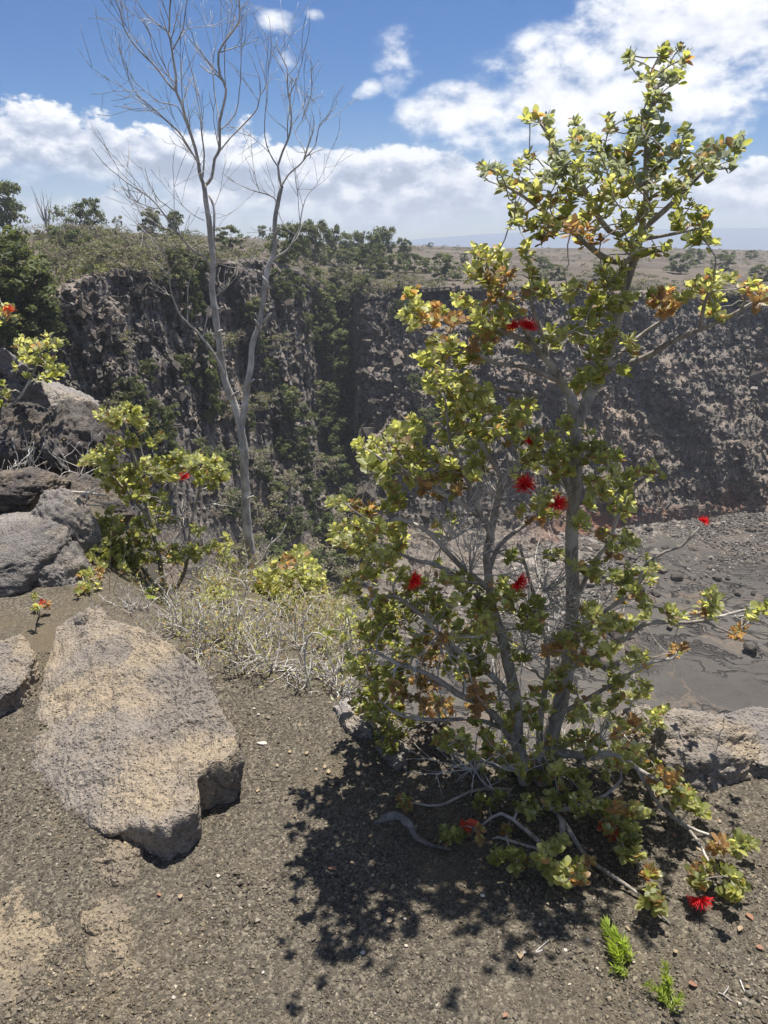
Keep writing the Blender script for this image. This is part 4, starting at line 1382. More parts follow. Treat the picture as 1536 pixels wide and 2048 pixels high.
    if L['p']:
        A = {k: np.array(x) for k, x in L.items()}
        args = [A[k] for k in 'pdnsch']
        sel = np.zeros(len(A['p']), bool)
        if n_ind:
            full = leaf_batch('tmp', None, np.zeros(3), *args)
            bvh = BVHTree.FromPolygons([v.co for v in full.vertices], [p.vertices for p in full.polygons])
            mid = A['p'] + A['d'] * (A['s'] * 0.55)[:, None]
            view = mid - CAM
            dist_ = np.linalg.norm(view, axis=1)
            view /= dist_[:, None]
            area = A['s'] ** 2 * np.abs((view * A['n']).sum(1)) / dist_ ** 2
            pj = project(mid)
            inside = (pj[:, 0] > 5) & (pj[:, 0] < 1531) & (pj[:, 1] > 5) & (pj[:, 1] < 2043)
            got = 0
            for i in np.argsort(-area):
                if got >= n_ind:
                    break
                if not inside[i]:
                    continue
                hit = bvh.ray_cast(Vector(CAM), Vector(view[i]))
                if hit[3] is not None and hit[3] < dist_[i] - 0.006:
                    continue
                sel[i] = True
                got += 1
            bpy.data.meshes.remove(full)
            for i in np.where(sel)[0]:
                dr_, nr_ = A['d'][i], A['n'][i]
                m_ = Matrix((dr_, np.cross(nr_, dr_), nr_)).transposed()
                link('leaf', LEAFMESH[(int(A['h'][i]), int(A['c'][i]))], t, loc=A['p'][i] - base, rot=m_.to_euler(), scale=float(A['s'][i]))
        rest_ = ~sel
        o = link('foliage', leaf_batch('foliage', t, base, *[a[rest_] for a in args]), t)
        o['kind'] = 'stuff'
    for k, (p_, s, up) in enumerate(flowers):
        add_flower(t, base, p_, s, up, k)
    return t


def blob_shoots(blobs, depth, jitter, seed, zmin=0.05):
    """blobs: (x, y, rx, ry, n, key[, depth]) -> shoot points"""
    r = np.random.default_rng(seed)
    out = []
    for bl in blobs:
        x, y, rx, ry, n, key = bl[:6]
        d_ = bl[6] if len(bl) > 6 else depth
        for _ in range(n):
            a, q_ = r.uniform(0, 6.28), math.sqrt(r.random())
            X, Y = x + rx * 1.22 * q_ * math.cos(a), y + ry * 1.25 * q_ * math.sin(a)
            dd = d_ + r.normal() * jitter
            p_ = P(X, Y, dd)
            gz = ground_z(p_[0], p_[1], False)
            while p_[2] < gz + zmin and dd > 0.9:
                dd -= 0.04
                p_ = P(X, Y, dd)
                gz = ground_z(p_[0], p_[1], False)
            kk = key if r.random() < 0.8 else 'm'
            out.append((p_, kk))
    return out

# ------------------------------------------------------------------ the flowering bush
B = [  # top spire and crown, grey green against the sky
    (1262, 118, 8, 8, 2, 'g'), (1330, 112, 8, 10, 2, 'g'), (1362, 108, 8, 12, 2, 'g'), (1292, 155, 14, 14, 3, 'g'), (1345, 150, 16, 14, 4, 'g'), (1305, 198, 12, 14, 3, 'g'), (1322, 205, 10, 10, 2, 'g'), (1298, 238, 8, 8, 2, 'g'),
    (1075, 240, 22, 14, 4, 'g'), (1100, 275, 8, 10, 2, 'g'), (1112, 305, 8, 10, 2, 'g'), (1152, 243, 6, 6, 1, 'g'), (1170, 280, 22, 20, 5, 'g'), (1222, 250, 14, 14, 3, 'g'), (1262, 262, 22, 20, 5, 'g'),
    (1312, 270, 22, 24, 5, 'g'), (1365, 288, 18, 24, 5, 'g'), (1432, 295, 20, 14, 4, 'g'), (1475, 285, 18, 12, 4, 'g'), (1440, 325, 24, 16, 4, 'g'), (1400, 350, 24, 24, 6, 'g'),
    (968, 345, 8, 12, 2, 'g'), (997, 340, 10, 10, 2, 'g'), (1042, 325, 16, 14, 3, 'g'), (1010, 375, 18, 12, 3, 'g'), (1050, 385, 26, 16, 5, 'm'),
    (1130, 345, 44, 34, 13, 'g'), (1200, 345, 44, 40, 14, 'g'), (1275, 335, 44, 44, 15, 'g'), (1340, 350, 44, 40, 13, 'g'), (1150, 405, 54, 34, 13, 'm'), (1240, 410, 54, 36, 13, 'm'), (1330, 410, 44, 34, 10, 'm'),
    (1060, 430, 34, 22, 8, 'm'), (1100, 460, 34, 18, 7, 'r'), (1180, 465, 44, 22, 8, 'o'), (1255, 470, 34, 22, 6, 'm'), (1385, 445, 30, 26, 6, 'd'), (1400, 478, 24, 12, 3, 'd'), (1300, 500, 30, 24, 4, 'd'),
    # left upper arm
    (965, 500, 14, 12, 3, 'y'), (990, 510, 20, 14, 4, 'y'), (1055, 505, 8, 12, 2, 'g'), (1055, 545, 8, 14, 2, 'd'), (965, 545, 28, 20, 6, 'm'), (1000, 560, 24, 16, 4, 'r'), (938, 535, 8, 6, 1, 'y'),
    (828, 588, 10, 10, 3, 'y'), (822, 640, 12, 14, 3, 'y'), (838, 615, 8, 8, 2, 'y'), (880, 632, 34, 14, 7, 'o'), (925, 605, 14, 14, 3, 'y'), (965, 640, 24, 22, 7, 'y'), (990, 655, 24, 16, 5, 'm'), (1085, 580, 24, 14, 4, 'm'), (1140, 580, 12, 12, 3, 'y'),
    (1020, 590, 30, 20, 4, 'r'), (1010, 625, 24, 20, 4, 'm'), (890, 690, 24, 12, 4, 'y'), (860, 720, 14, 14, 3, 'y'), (905, 710, 30, 16, 6, 'm'), (955, 695, 30, 24, 5, 'r'), (1050, 690, 20, 14, 2, 'd'), (1120, 675, 24, 16, 6, 'y'), (1160, 650, 30, 30, 7, 'd'),
    # right arm
    (1322, 595, 20, 14, 4, 'o'), (1352, 608, 14, 10, 3, 'o'), (1335, 625, 8, 8, 1, 'o'), (1395, 580, 20, 14, 4, 'y'), (1440, 560, 24, 12, 5, 'y'), (1420, 600, 18, 12, 3, 'm'), (1408, 565, 10, 10, 2, 'o'), (1500, 580, 12, 10, 2, 'o'), (1525, 595, 12, 14, 4, 'o'), (1432, 632, 14, 10, 2, 'm'),
    (1225, 545, 30, 26, 7, 'd'), (1215, 600, 34, 34, 11, 'd'), (1262, 600, 10, 12, 2, 'y'), (1190, 680, 34, 30, 9, 'd'), (1195, 730, 26, 30, 7, 'd'), (1258, 690, 10, 12, 2, 'y'), (1180, 770, 24, 24, 5, 'd'), (1250, 740, 10, 10, 1, 'd'),
    # middle left mass
    (880, 765, 24, 20, 6, 'y'), (930, 780, 40, 24, 9, 'y'), (960, 825, 44, 24, 10, 'y'), (900, 820, 30, 24, 7, 'm'), (1040, 820, 30, 14, 6, 'y'), (1000, 860, 44, 30, 10, 'm'), (920, 870, 40, 28, 9, 'y'), (800, 870, 20, 20, 5, 'y'), (830, 855, 16, 16, 3, 'y'),
    (815, 905, 30, 22, 6, 'y'), (740, 900, 22, 20, 4, 'y'), (760, 930, 24, 16, 4, 'y'), (860, 930, 40, 26, 8, 'm'), (935, 925, 40, 28, 8, 'm'), (800, 960, 36, 22, 6, 'm'), (880, 975, 36, 18, 6, 'r'), (680, 1005, 18, 10, 3, 'y'), (730, 1015, 18, 10, 3, 'r'), (790, 1000, 24, 14, 4, 'd'),
    (685, 1060, 20, 20, 5, 'y'), (735, 1050, 20, 16, 4, 'y'), (770, 1085, 34, 28, 9, 'y'), (710, 1100, 16, 16, 3, 'y'), (800, 1060, 14, 14, 3, 'y'), (790, 1130, 26, 24, 6, 'y'), (740, 1140, 20, 14, 3, 'd'), (700, 1180, 16, 12, 3, 'y'), (735, 1200, 20, 14, 3, 'd'),
    (1075, 915, 30, 22, 6, 'y'), (1050, 945, 24, 18, 4, 'y'), (1040, 890, 30, 18, 5, 'm'), (1085, 870, 14, 12, 2, 'g'), (1120, 945, 30, 20, 6, 'm'), (1140, 880, 34, 34, 8, 'd'), (1180, 905, 26, 26, 6, 'd'), (1225, 910, 16, 14, 3, 'd'), (1200, 960, 24, 18, 5, 'y'), (1245, 955, 24, 20, 5, 'y'),
    (1312, 938, 16, 12, 4, 'y'), (1205, 1005, 26, 22, 6, 'y'), (1255, 1015, 18, 14, 4, 'y'), (1100, 1010, 30, 20, 6, 'y'), (1060, 1030, 20, 14, 3, 'o'), (1165, 1045, 14, 12, 3, 'y'),
    (1245, 1085, 20, 16, 4, 'y'), (1205, 1075, 14, 14, 3, 'r'), (1230, 1105, 20, 10, 2, 'r'), (1255, 1150, 28, 18, 5, 'd'), (1300, 1140, 14, 20, 4, 'm'), (1260, 1190, 24, 16, 4, 'd'), (1180, 1140, 22, 16, 4, 'm'), (1110, 1110, 14, 10, 2, 'd'), (1025, 1110, 20, 10, 3, 'd'),
    # lower left mass
    (840, 1190, 28, 22, 5, 'd'), (790, 1225, 34, 26, 8, 'd'), (870, 1230, 34, 26, 7, 'd'), (740, 1270, 26, 26, 6, 'm'), (800, 1290, 40, 26, 9, 'd'), (870, 1300, 34, 28, 8, 'o'), (940, 1255, 36, 26, 8, 'y'), (1010, 1180, 26, 22, 6, 'd'), (985, 1215, 30, 20, 5, 'y'),
    (1000, 1290, 34, 26, 6, 'm'), (930, 1330, 34, 26, 7, 'd'), (720, 1330, 20, 22, 5, 'y'), (770, 1360, 36, 30, 9, 'd'), (740, 1410, 26, 26, 6, 'd'), (830, 1380, 40, 30, 8, 'r'), (790, 1440, 34, 24, 8, 'd'), (780, 1480, 24, 16, 4, 'd'), (870, 1420, 30, 24, 5, 'o'), (900, 1480, 24, 20, 5, 'd'), (960, 1400, 24, 24, 4, 'o'),
    # lower middle and right
    (1070, 1240, 30, 34, 7, 'd'), (1150, 1260, 30, 30, 7, 'd'), (1130, 1310, 34, 22, 6, 'o'), (1200, 1230, 26, 22, 6, 'y'), (1240, 1255, 24, 18, 5, 'y'), (1210, 1290, 24, 18, 4, 'y'), (1270, 1320, 24, 22, 5, 'y'), (1275, 1385, 20, 18, 4, 'y'), (1230, 1350, 20, 16, 3, 'm'),
    (1110, 1370, 30, 20, 5, 'd'), (1080, 1430, 26, 20, 4, 'd'), (1180, 1430, 36, 20, 6, 'y'), (1220, 1400, 20, 20, 3, 'm'), (1160, 1490, 34, 24, 6, 'm'), (1240, 1450, 30, 16, 5, 'o'), (1300, 1455, 30, 12, 4, 'm'), (1320, 1430, 14, 10, 2, 'y'), (1240, 1510, 34, 20, 6, 'y'), (1290, 1520, 20, 20, 4, 'y'),
    (1290, 1225, 14, 12, 3, 'm'), (1350, 1230, 16, 10, 3, 'd'), (1420, 1190, 10, 8, 2, 'y'), (1425, 1218, 22, 12, 5, 'y'), (1400, 1230, 10, 8, 1, 'o'), (1500, 1220, 16, 10, 4, 'y'), (1535, 1218, 8, 8, 2, 'm'), (1480, 1268, 14, 10, 3, 'o'), (1355, 1300, 12, 12, 3, 'o'),
    (1050, 1330, 40, 40, 3, 'd'), (1150, 1350, 40, 40, 3, 'm'), (1060, 1400, 40, 40, 3, 'm'), (1000, 1450, 50, 30, 4, 'd'), (1090, 1500, 50, 40, 4, 'y'), (1010, 1540, 50, 30, 4, 'd'), (1130, 1560, 40, 30, 3, 'y'),
    (960, 1500, 40, 30, 4, 'd'), (930, 1180, 40, 30, 3, 'y'), (900, 1050, 30, 20, 2, 'm'), (880, 1140, 24, 20, 2, 'y'), (1190, 1560, 40, 24, 3, 'y'), (1110, 1600, 24, 20, 2, 'y', 1.78), (990, 1610, 40, 20, 2, 'd', 1.8),
    # bottom, towards the viewer
    (1330, 1560, 34, 16, 5, 'o', 1.8), (1350, 1590, 34, 20, 6, 'y', 1.75), (1395, 1615, 18, 12, 3, 'y', 1.75), (1185, 1615, 40, 18, 6, 'y', 1.75), (1240, 1620, 30, 18, 5, 'o', 1.7), (1265, 1640, 30, 20, 5, 'y', 1.68), (1220, 1660, 16, 12, 2, 'R', 1.68), (1255, 1690, 24, 16, 4, 'd', 1.64),
    (1265, 1715, 18, 14, 3, 'y', 1.6), (1095, 1715, 24, 20, 5, 'y', 1.6), (1130, 1745, 30, 18, 5, 'y', 1.58), (1155, 1755, 10, 10, 2, 'o', 1.58), (1020, 1720, 30, 14, 4, 'd', 1.62), (1120, 1690, 14, 10, 2, 'y', 1.65), (905, 1665, 20, 14, 3, 'd', 1.75), (940, 1650, 10, 8, 1, 'R', 1.74), (955, 1670, 10, 10, 1, 'o', 1.72),
    (1060, 1615, 16, 16, 3, 'y', 1.8), (1300, 1755, 10, 12, 2, 'r', 1.52), (1310, 1800, 18, 16, 4, 'y', 1.48), (1440, 1690, 12, 12, 3, 'o', 1.62), (1485, 1690, 24, 12, 5, 'y', 1.62), (1400, 1735, 18, 10, 3, 'r', 1.55), (1450, 1740, 12, 10, 2, 'd', 1.54), (1468, 1775, 18, 16, 4, 'm', 1.5), (1395, 1765, 10, 8, 2, 'm', 1.52),
    (812, 1608, 10, 8, 2, 'o', 1.85), (1010, 1660, 6, 6, 1, 'o', 1.75), (1180, 1720, 8, 6, 1, 'o', 1.62)]
D0 = 2.03
L_ = lambda pts: [P(*q) for q in pts]
limbs = [
    (L_([(1052, 1625, 1.90), (1050, 1560, 1.95), (1035, 1480, 1.98), (1030, 1400, 2.0), (1010, 1300, 2.0), (985, 1210, 1.99), (975, 1120, 1.98), (985, 1050, 1.97), (1000, 960, 1.96), (960, 880, 1.95)]), 0.025, 0.006),
    (L_([(1075, 1620, 1.91), (1085, 1540, 1.97), (1105, 1460, 2.03), (1135, 1340, 2.08), (1146, 1200, 2.1), (1143, 1080, 2.1), (1150, 950, 2.1), (1150, 860, 2.1), (1140, 790, 2.08)]), 0.029, 0.015),
    (L_([(1150, 860, 2.1), (1180, 790, 2.12), (1215, 720, 2.13), (1235, 640, 2.13), (1258, 560, 2.13), (1282, 470, 2.12), (1290, 400, 2.1), (1292, 320, 2.1), (1300, 235, 2.1), (1318, 165, 2.1)]), 0.017, 0.004),
    (L_([(1140, 790, 2.08), (1100, 730, 2.06), (1065, 690, 2.05), (1030, 620, 2.03), (985, 575, 2.02), (975, 530, 2.0)]), 0.013, 0.004),
    (L_([(1125, 765, 2.07), (1050, 735, 2.04), (990, 725, 2.0), (950, 705, 1.98), (900, 690, 1.96)]), 0.009, 0.004),
    (L_([(1095, 725, 2.06), (1085, 670, 2.05), (1060, 600, 2.06), (1080, 560, 2.06)]), 0.008, 0.003),
    (L_([(1080, 790, 2.06), (1000, 775, 2.03), (960, 790, 2.0), (920, 810, 1.95)]), 0.009, 0.004),
    (L_([(1065, 690, 2.05), (1000, 660, 2.0), (930, 645, 1.95), (860, 635, 1.92), (830, 610, 1.9)]), 0.008, 0.003),
    (L_([(1205, 745, 2.13), (1290, 715, 2.1), (1340, 685, 2.06), (1400, 660, 2.03), (1455, 635, 2.0), (1505, 605, 1.98), (1540, 590, 1.97)]), 0.011, 0.004),
    (L_([(1400, 660, 2.03), (1405, 625, 2.02), (1415, 590, 2.02), (1440, 565, 2.02)]), 0.006, 0.003),
    (L_([(1215, 735, 2.13), (1270, 680, 2.15), (1310, 650, 2.15), (1345, 625, 2.14), (1350, 600, 2.13)]), 0.008, 0.003),
    (L_([(1290, 420, 2.11), (1240, 470, 2.12), (1200, 440, 2.1), (1170, 380, 2.08), (1120, 320, 2.06), (1095, 270, 2.05), (1080, 245, 2.05)]), 0.009, 0.003),
    (L_([(1270, 520, 2.13), (1215, 520, 2.12), (1140, 460, 2.08), (1060, 400, 2.06), (1000, 365, 2.05)]), 0.010, 0.003),
    (L_([(1284, 460, 2.12), (1330, 420, 2.12), (1380, 370, 2.1), (1430, 325, 2.1), (1475, 290, 2.1)]), 0.009, 0.003),
    (L_([(1280, 480, 2.12), (1340, 470, 2.12), (1400, 455, 2.12)]), 0.006, 0.003),
    (L_([(1292, 380, 2.1), (1240, 330, 2.08), (1180, 290, 2.06)]), 0.007, 0.003),
    (L_([(1292, 350, 2.1), (1340, 320, 2.09), (1365, 285, 2.08)]), 0.006, 0.003),
    (L_([(980, 1180, 1.99), (930, 1140, 1.95), (890, 1100, 1.9), (850, 1060, 1.88), (800, 1040, 1.85), (750, 1050, 1.82)]), 0.010, 0.004),
    (L_([(990, 1230, 1.99), (920, 1160, 1.93), (870, 1130, 1.9), (830, 1120, 1.86), (780, 1100, 1.83)]), 0.010, 0.004),
    (L_([(985, 1050, 1.97), (930, 1010, 1.92), (890, 990, 1.9), (830, 960, 1.86), (780, 930, 1.85), (745, 905, 1.84)]), 0.009, 0.003),
    (L_([(1030, 1400, 2.0), (960, 1330, 1.94), (900, 1290, 1.9), (830, 1220, 1.86), (790, 1190, 1.84), (740, 1200, 1.82)]), 0.011, 0.004),
    (L_([(1040, 1500, 1.97), (980, 1420, 1.92), (920, 1390, 1.87), (860, 1350, 1.84), (800, 1330, 1.82), (740, 1300, 1.8)]), 0.015, 0.004),
    (L_([(1035, 1470, 1.98), (960, 1440, 1.92), (880, 1440, 1.88), (800, 1430, 1.85), (760, 1400, 1.83)]), 0.008, 0.003),
    (L_([(975, 1150, 1.98), (1000, 1090, 2.0), (1060, 1040, 2.02), (1090, 1010, 2.0)]), 0.008, 0.004),
    (L_([(1146, 1210, 2.1), (1190, 1120, 2.08), (1220, 1080, 2.04), (1250, 1000, 2.0), (1300, 945, 1.98)]), 0.009, 0.003),
    (L_([(1140, 1300, 2.09), (1200, 1230, 2.06), (1270, 1180, 2.02), (1290, 1130, 2.0), (1330, 1105, 1.98), (1365, 1095, 1.97), (1400, 1055, 1.96)]), 0.010, 0.003),
    (L_([(1125, 1340, 2.08), (1200, 1310, 2.03), (1260, 1270, 1.98), (1300, 1245, 1.95), (1380, 1245, 1.93), (1430, 1235, 1.91), (1480, 1222, 1.9), (1540, 1220, 1.9)]), 0.012, 0.003),
    (L_([(1410, 1243, 1.92), (1440, 1255, 1.92), (1470, 1268, 1.92)]), 0.004, 0.002),
    (L_([(1100, 1440, 2.02), (1170, 1400, 1.98), (1240, 1360, 1.95), (1300, 1325, 1.93), (1345, 1318, 1.92), (1356, 1305, 1.92)]), 0.010, 0.003),
    (L_([(1090, 1500, 2.0), (1160, 1510, 1.92), (1230, 1510, 1.86), (1275, 1540, 1.8), (1310, 1560, 1.78), (1345, 1580, 1.76)]), 0.015, 0.004),
    (L_([(1275, 1540, 1.8), (1320, 1610, 1.76), (1370, 1650, 1.7), (1420, 1670, 1.66), (1480, 1690, 1.62)]), 0.008, 0.003),
    (L_([(1370, 1650, 1.7), (1400, 1690, 1.62), (1420, 1730, 1.56), (1455, 1755, 1.52)]), 0.005, 0.003),
    (L_([(1060, 1600, 1.9), (1110, 1620, 1.8), (1160, 1610, 1.76), (1210, 1590, 1.74), (1240, 1560, 1.76)]), 0.010, 0.004),
    (L_([(1085, 1590, 1.9), (1130, 1650, 1.75), (1170, 1710, 1.64), (1220, 1750, 1.56), (1280, 1790, 1.5), (1340, 1850, 1.42)]), 0.010, 0.003),
    (L_([(1125, 1640, 1.76), (1120, 1700, 1.66), (1085, 1725, 1.62), (1110, 1740, 1.58)]), 0.009, 0.004),
    (L_([(1085, 1690, 1.68), (1050, 1660, 1.7), (1005, 1628, 1.74), (965, 1650, 1.74), (940, 1665, 1.74)]), 0.007, 0.003),
    (L_([(1080, 1700, 1.66), (1040, 1690, 1.68), (995, 1675, 1.7), (960, 1690, 1.7)]), 0.006, 0.003),
    (L_([(1045, 1580, 1.93), (960, 1580, 1.88), (880, 1610, 1.84), (820, 1605, 1.85)]), 0.006, 0.003),
    (L_([(1040, 1540, 1.96), (950, 1520, 1.9), (880, 1500, 1.88)]), 0.007, 0.003),
    (L_([(1150, 1000, 2.1), (1110, 930, 2.06), (1070, 880, 2.03), (1045, 840, 2.0)]), 0.008, 0.003),
    (L_([(985, 1080, 1.97), (950, 1000, 1.92), (925, 940, 1.9), (900, 880, 1.88), (890, 800, 1.87)]), 0.009, 0.003),
    (L_([(1080, 1600, 1.91), (1080, 1450, 2.02), (1095, 1330, 2.06), (1080, 1230, 2.08), (1060, 1160, 2.06), (1040, 1100, 2.05)]), 0.014, 0.004)]
shoots = []
for k, bl in enumerate(B):
    y_low = len(bl) < 7
    dd = bl[6] if len(bl) > 6 else (np.interp(bl[1], [900, 1150, 1300, 1480], [1.9, 1.95, 2.08, 2.13]) if bl[0] < 900 else np.interp(bl[1], [300, 900, 1250, 1500], [2.08, 2.0, 1.97, 1.93]))
    bl = (*bl[:4], max(1, int(round(bl[4] * (3.6 if bl[0] < 1000 and bl[1] > 1150 and bl[1] < 1520 else 2.4 if bl[0] < 1000 and bl[1] > 600 else 1.45 if bl[1] < 560 else 2.5 if bl[1] > 1400 else 1.8)))), bl[5])
    shoots += blob_shoots([(*bl[:6], dd)], dd, 0.13 if y_low else 0.035, 900 + k, 0.035)
fl = [(P(1050, 972, 1.86), 0.9, (-.1, -.5, 1)), (P(1113, 1008, 1.84), 0.85, (0.2, -.6, .8)), (P(826, 1160, 1.78), 0.75, (0.9, -.5, -.1)), (P(1036, 1162, 1.88), 0.85, (.7, -.6, -.3)),
      (P(1063, 885, 1.9), 0.55, (0, -.2, 1)), (P(1400, 1797, 1.46), 0.85, (0, -.6, -.8)), (P(1056, 655, 1.96), 0.75, (.2, -.2, 1)), (P(1028, 655, 1.97), 0.6, (-.4, -.2, .8)), (P(1408, 1043, 1.95), 0.5, (.3, -.2, 1))]
r_ = np.random.default_rng(77)


def dead_twigs(starts, length, n, seed, wob=0.35, rad=0.0022, up=0.5, gravity=0.0, sub=3):
    r = np.random.default_rng(seed)
    out = []
    for k in range(n):
        s0 = starts[r.integers(len(starts))]
        d = norm(r.normal(size=3) + np.array([0, 0, up]))
        L1 = length * r.uniform(0.5, 1.2)

        def grow(p0, d, L1, rad, lev):
            m = max(5, int(L1 / 0.03))
            pts = [p0]
            for _ in range(m):
                d = norm(d + r.normal(size=3) * wob * 0.5 + np.array([0, 0, up * 0.08 - gravity * 0.1]))
                pts.append(pts[-1] + d * L1 / m)
            pts = np.array(pts)
            out.append((pts, np.linspace(rad, rad * 0.35, len(pts))))
            if lev > 0:
                for _ in range(sub):
                    i = r.integers(1, m)
                    grow(pts[i], norm(d + r.normal(size=3) * 0.7), L1 * r.uniform(0.3, 0.6), rad * 0.6, lev - 1)
        grow(s0, d, L1, rad, 1)
    return out


st = [P(*q) for q in ((1060, 1230, 2.04), (1090, 1180, 2.06), (1050, 1300, 2.02), (1100, 1280, 2.06), (1180, 1250, 2.06), (1000, 1000, 1.96), (900, 1080, 1.9), (940, 1150, 1.94), (1200, 1480, 1.95), (950, 1540, 1.9), (1100, 1520, 1.97), (880, 1270, 1.9), (1000, 1400, 1.98))]
dtw = dead_twigs(st, 0.2, 200, 78, 0.3, 0.0022)
ohia('flowering_bush', 'tall green flowering bush with red pompom blossoms at the crater edge', 'bush', P(1062, 1618, 1.9), limbs, shoots, 0.0240, 300, 5, M['bark'], fl, (6, 10), bare=[dtw])

# ------------------------------------------------------------------ the shrub at the left
B2 = [(240, 830, 38, 16, 9, 'y'), (275, 840, 14, 14, 4, 'y'), (225, 845, 14, 12, 3, 'm'), (250, 885, 26, 16, 5, 'd'), (190, 925, 22, 22, 6, 'y'), (220, 935, 24, 26, 7, 'd'), (215, 900, 16, 10, 3, 'y'), (235, 965, 26, 18, 5, 'd'),
      (290, 940, 34, 20, 8, 'y'), (330, 940, 26, 22, 7, 'y'), (270, 980, 34, 22, 7, 'm'), (360, 930, 24, 22, 6, 'd'), (395, 930, 24, 18, 6, 'y'), (440, 935, 18, 22, 6, 'y'), (420, 960, 24, 18, 5, 'd'), (300, 990, 30, 22, 6, 'd'),
      (190, 1060, 26, 24, 8, 'y'), (225, 1050, 20, 26, 6, 'y'), (215, 1090, 24, 18, 5, 'd'), (250, 1080, 26, 22, 6, 'm'), (285, 1060, 24, 22, 6, 'd'), (300, 1110, 26, 20, 5, 'd'), (255, 1120, 26, 16, 5, 'd'), (345, 1110, 20, 16, 3, 'm'), (370, 1105, 22, 12, 4, 'y'),
      (405, 1105, 22, 12, 5, 'y'), (445, 1085, 16, 14, 4, 'y'), (455, 1115, 18, 14, 4, 'y'), (425, 1180, 28, 16, 6, 'y'), (400, 1190, 18, 12, 3, 'y'), (330, 1030, 26, 20, 4, 'd'), (390, 1060, 14, 10, 2, 'y'), (310, 880, 16, 14, 2, 'd')]
L2 = lambda pts: [P(*q) for q in pts]
limbs2 = [(L2([(320, 1262, 4.15), (325, 1200, 4.2), (320, 1120, 4.2), (300, 1040, 4.2), (280, 960, 4.2), (260, 880, 4.2), (250, 840, 4.2)]), 0.020, 0.006),
          (L2([(322, 1230, 4.18), (370, 1140, 4.15), (380, 1060, 4.15), (400, 980, 4.15), (430, 945, 4.1)]), 0.014, 0.005),
          (L2([(318, 1180, 4.2), (270, 1120, 4.12), (230, 1080, 4.08), (200, 1060, 4.05)]), 0.012, 0.005),
          (L2([(300, 1040, 4.2), (250, 980, 4.15), (205, 930, 4.1)]), 0.010, 0.005),
          (L2([(325, 1240, 4.16), (380, 1210, 4.0), (420, 1170, 3.95), (440, 1120, 3.95), (450, 1095, 3.95)]), 0.010, 0.004),
          (L2([(305, 1080, 4.2), (335, 1000, 4.15), (340, 945, 4.1)]), 0.010, 0.004)]
sh2 = []
for k, bl in enumerate(B2):
    sh2 += blob_shoots([(*bl[:4], int(bl[4] * 3.4), bl[5])], 4.12, 0.14, 1200 + k)
dt2 = dead_twigs([P(x, y, 4.1) for x, y in ((350, 1120), (370, 1060), (330, 1180), (390, 1150), (340, 1060), (300, 1200), (410, 1010))], 0.28, 26, 81, 0.35, 0.004)
ohia('left_shrub'.replace('left_', 'green_'), 'green leafy shrub with one red blossom left of the dead tree', 'shrub', P(320, 1262, 4.15), limbs2, sh2, 0.036, 260, 6, M['bark'], [(P(368, 955, 3.92), 1.0, (0, -.3, 1))], (5, 8), twig_r=(0.006, 0.003), bare=[dt2])

# small trees at the left edge
B3 = [(60, 690, 24, 14, 6, 'y'), (95, 685, 18, 14, 5, 'y'), (75, 715, 30, 16, 7, 'y'), (105, 730, 20, 18, 5, 'd'), (50, 735, 24, 14, 5, 'm'), (85, 750, 24, 10, 3, 'y'), (10, 620, 20, 10, 4, 'y'), (15, 645, 18, 10, 3, 'o'), (-15, 600, 20, 18, 5, 'y'), (5, 780, 14, 16, 4, 'd'), (0, 810, 14, 16, 3, 'd')]
limbs3 = [(L2([(42, 1022, 5.0), (25, 980, 5.1), (20, 920, 5.2), (5, 885, 5.3), (-35, 870, 5.4), (-60, 820, 5.4)]), 0.040, 0.020),
          (L2([(-40, 860, 5.4), (0, 830, 5.4), (35, 800, 5.4), (60, 760, 5.4), (80, 715, 5.4)]), 0.014, 0.005),
          (L2([(-60, 820, 5.4), (-40, 740, 5.4), (-10, 660, 5.4), (5, 630, 5.4)]), 0.014, 0.005)]
sh3 = []
for k, bl in enumerate(B3):
    sh3 += blob_shoots([bl], 5.4, 0.15, 1300 + k)
ohia('small_tree', 'small gnarled tree with pale leaves leaning in from the left edge', 'tree', P(42, 1022, 5.0), limbs3, sh3, 0.055, 60, 8, M['bark'], [(P(18, 622, 5.3), 1.3, (0, -.3, 1))], (4, 7), twig_r=(0.007, 0.003))

# yellow green shrubs in the middle, below the dead tree and beyond
MID = [('yellow_shrub', 'yellow green shrub right of the dead tree foot', (590, 1250, 3.9), [(540, 1165, 24, 14, 6, 'y'), (600, 1160, 24, 20, 8, 'y'), (525, 1145, 14, 12, 4, 'y'), (560, 1140, 24, 14, 7, 'y'), (600, 1105, 10, 14, 4, 'y'), (580, 1125, 16, 12, 4, 'o'), (625, 1150, 18, 20, 7, 'y'), (635, 1175, 14, 10, 3, 'm'), (555, 1180, 12, 8, 2, 'y'), (580, 1200, 12, 8, 2, 'y'), (605, 1190, 20, 12, 3, 'd')], 0.044),
       ('orange_tipped_shrub', 'small orange tipped shrub beside the light grey boulders', (185, 1225, 3.75), [(175, 1110, 8, 12, 3, 'y'), (160, 1130, 10, 8, 2, 'o'), (205, 1120, 14, 10, 4, 'y'), (172, 1150, 12, 8, 3, 'y'), (155, 1175, 10, 8, 2, 'o'), (180, 1170, 14, 8, 3, 'y'), (200, 1145, 10, 8, 2, 'o')], 0.03),
       ('low_shrub', 'low yellow shrub at the edge behind the left bush leaves', (700, 1320, 2.9), [(690, 1230, 16, 12, 3, 'y'), (670, 1280, 24, 16, 4, 'y'), (720, 1260, 20, 14, 4, 'm'), (690, 1330, 20, 14, 3, 'm')], 0.03),
       ('seedling', 'tiny red and green seedling on the cinder below the grey boulders', (78, 1228, 3.05), [(75, 1190, 6, 8, 2, 'y'), (80, 1205, 5, 5, 1, 'R'), (70, 1215, 8, 5, 2, 'y'), (92, 1208, 6, 5, 2, 'o')], 0.024)]
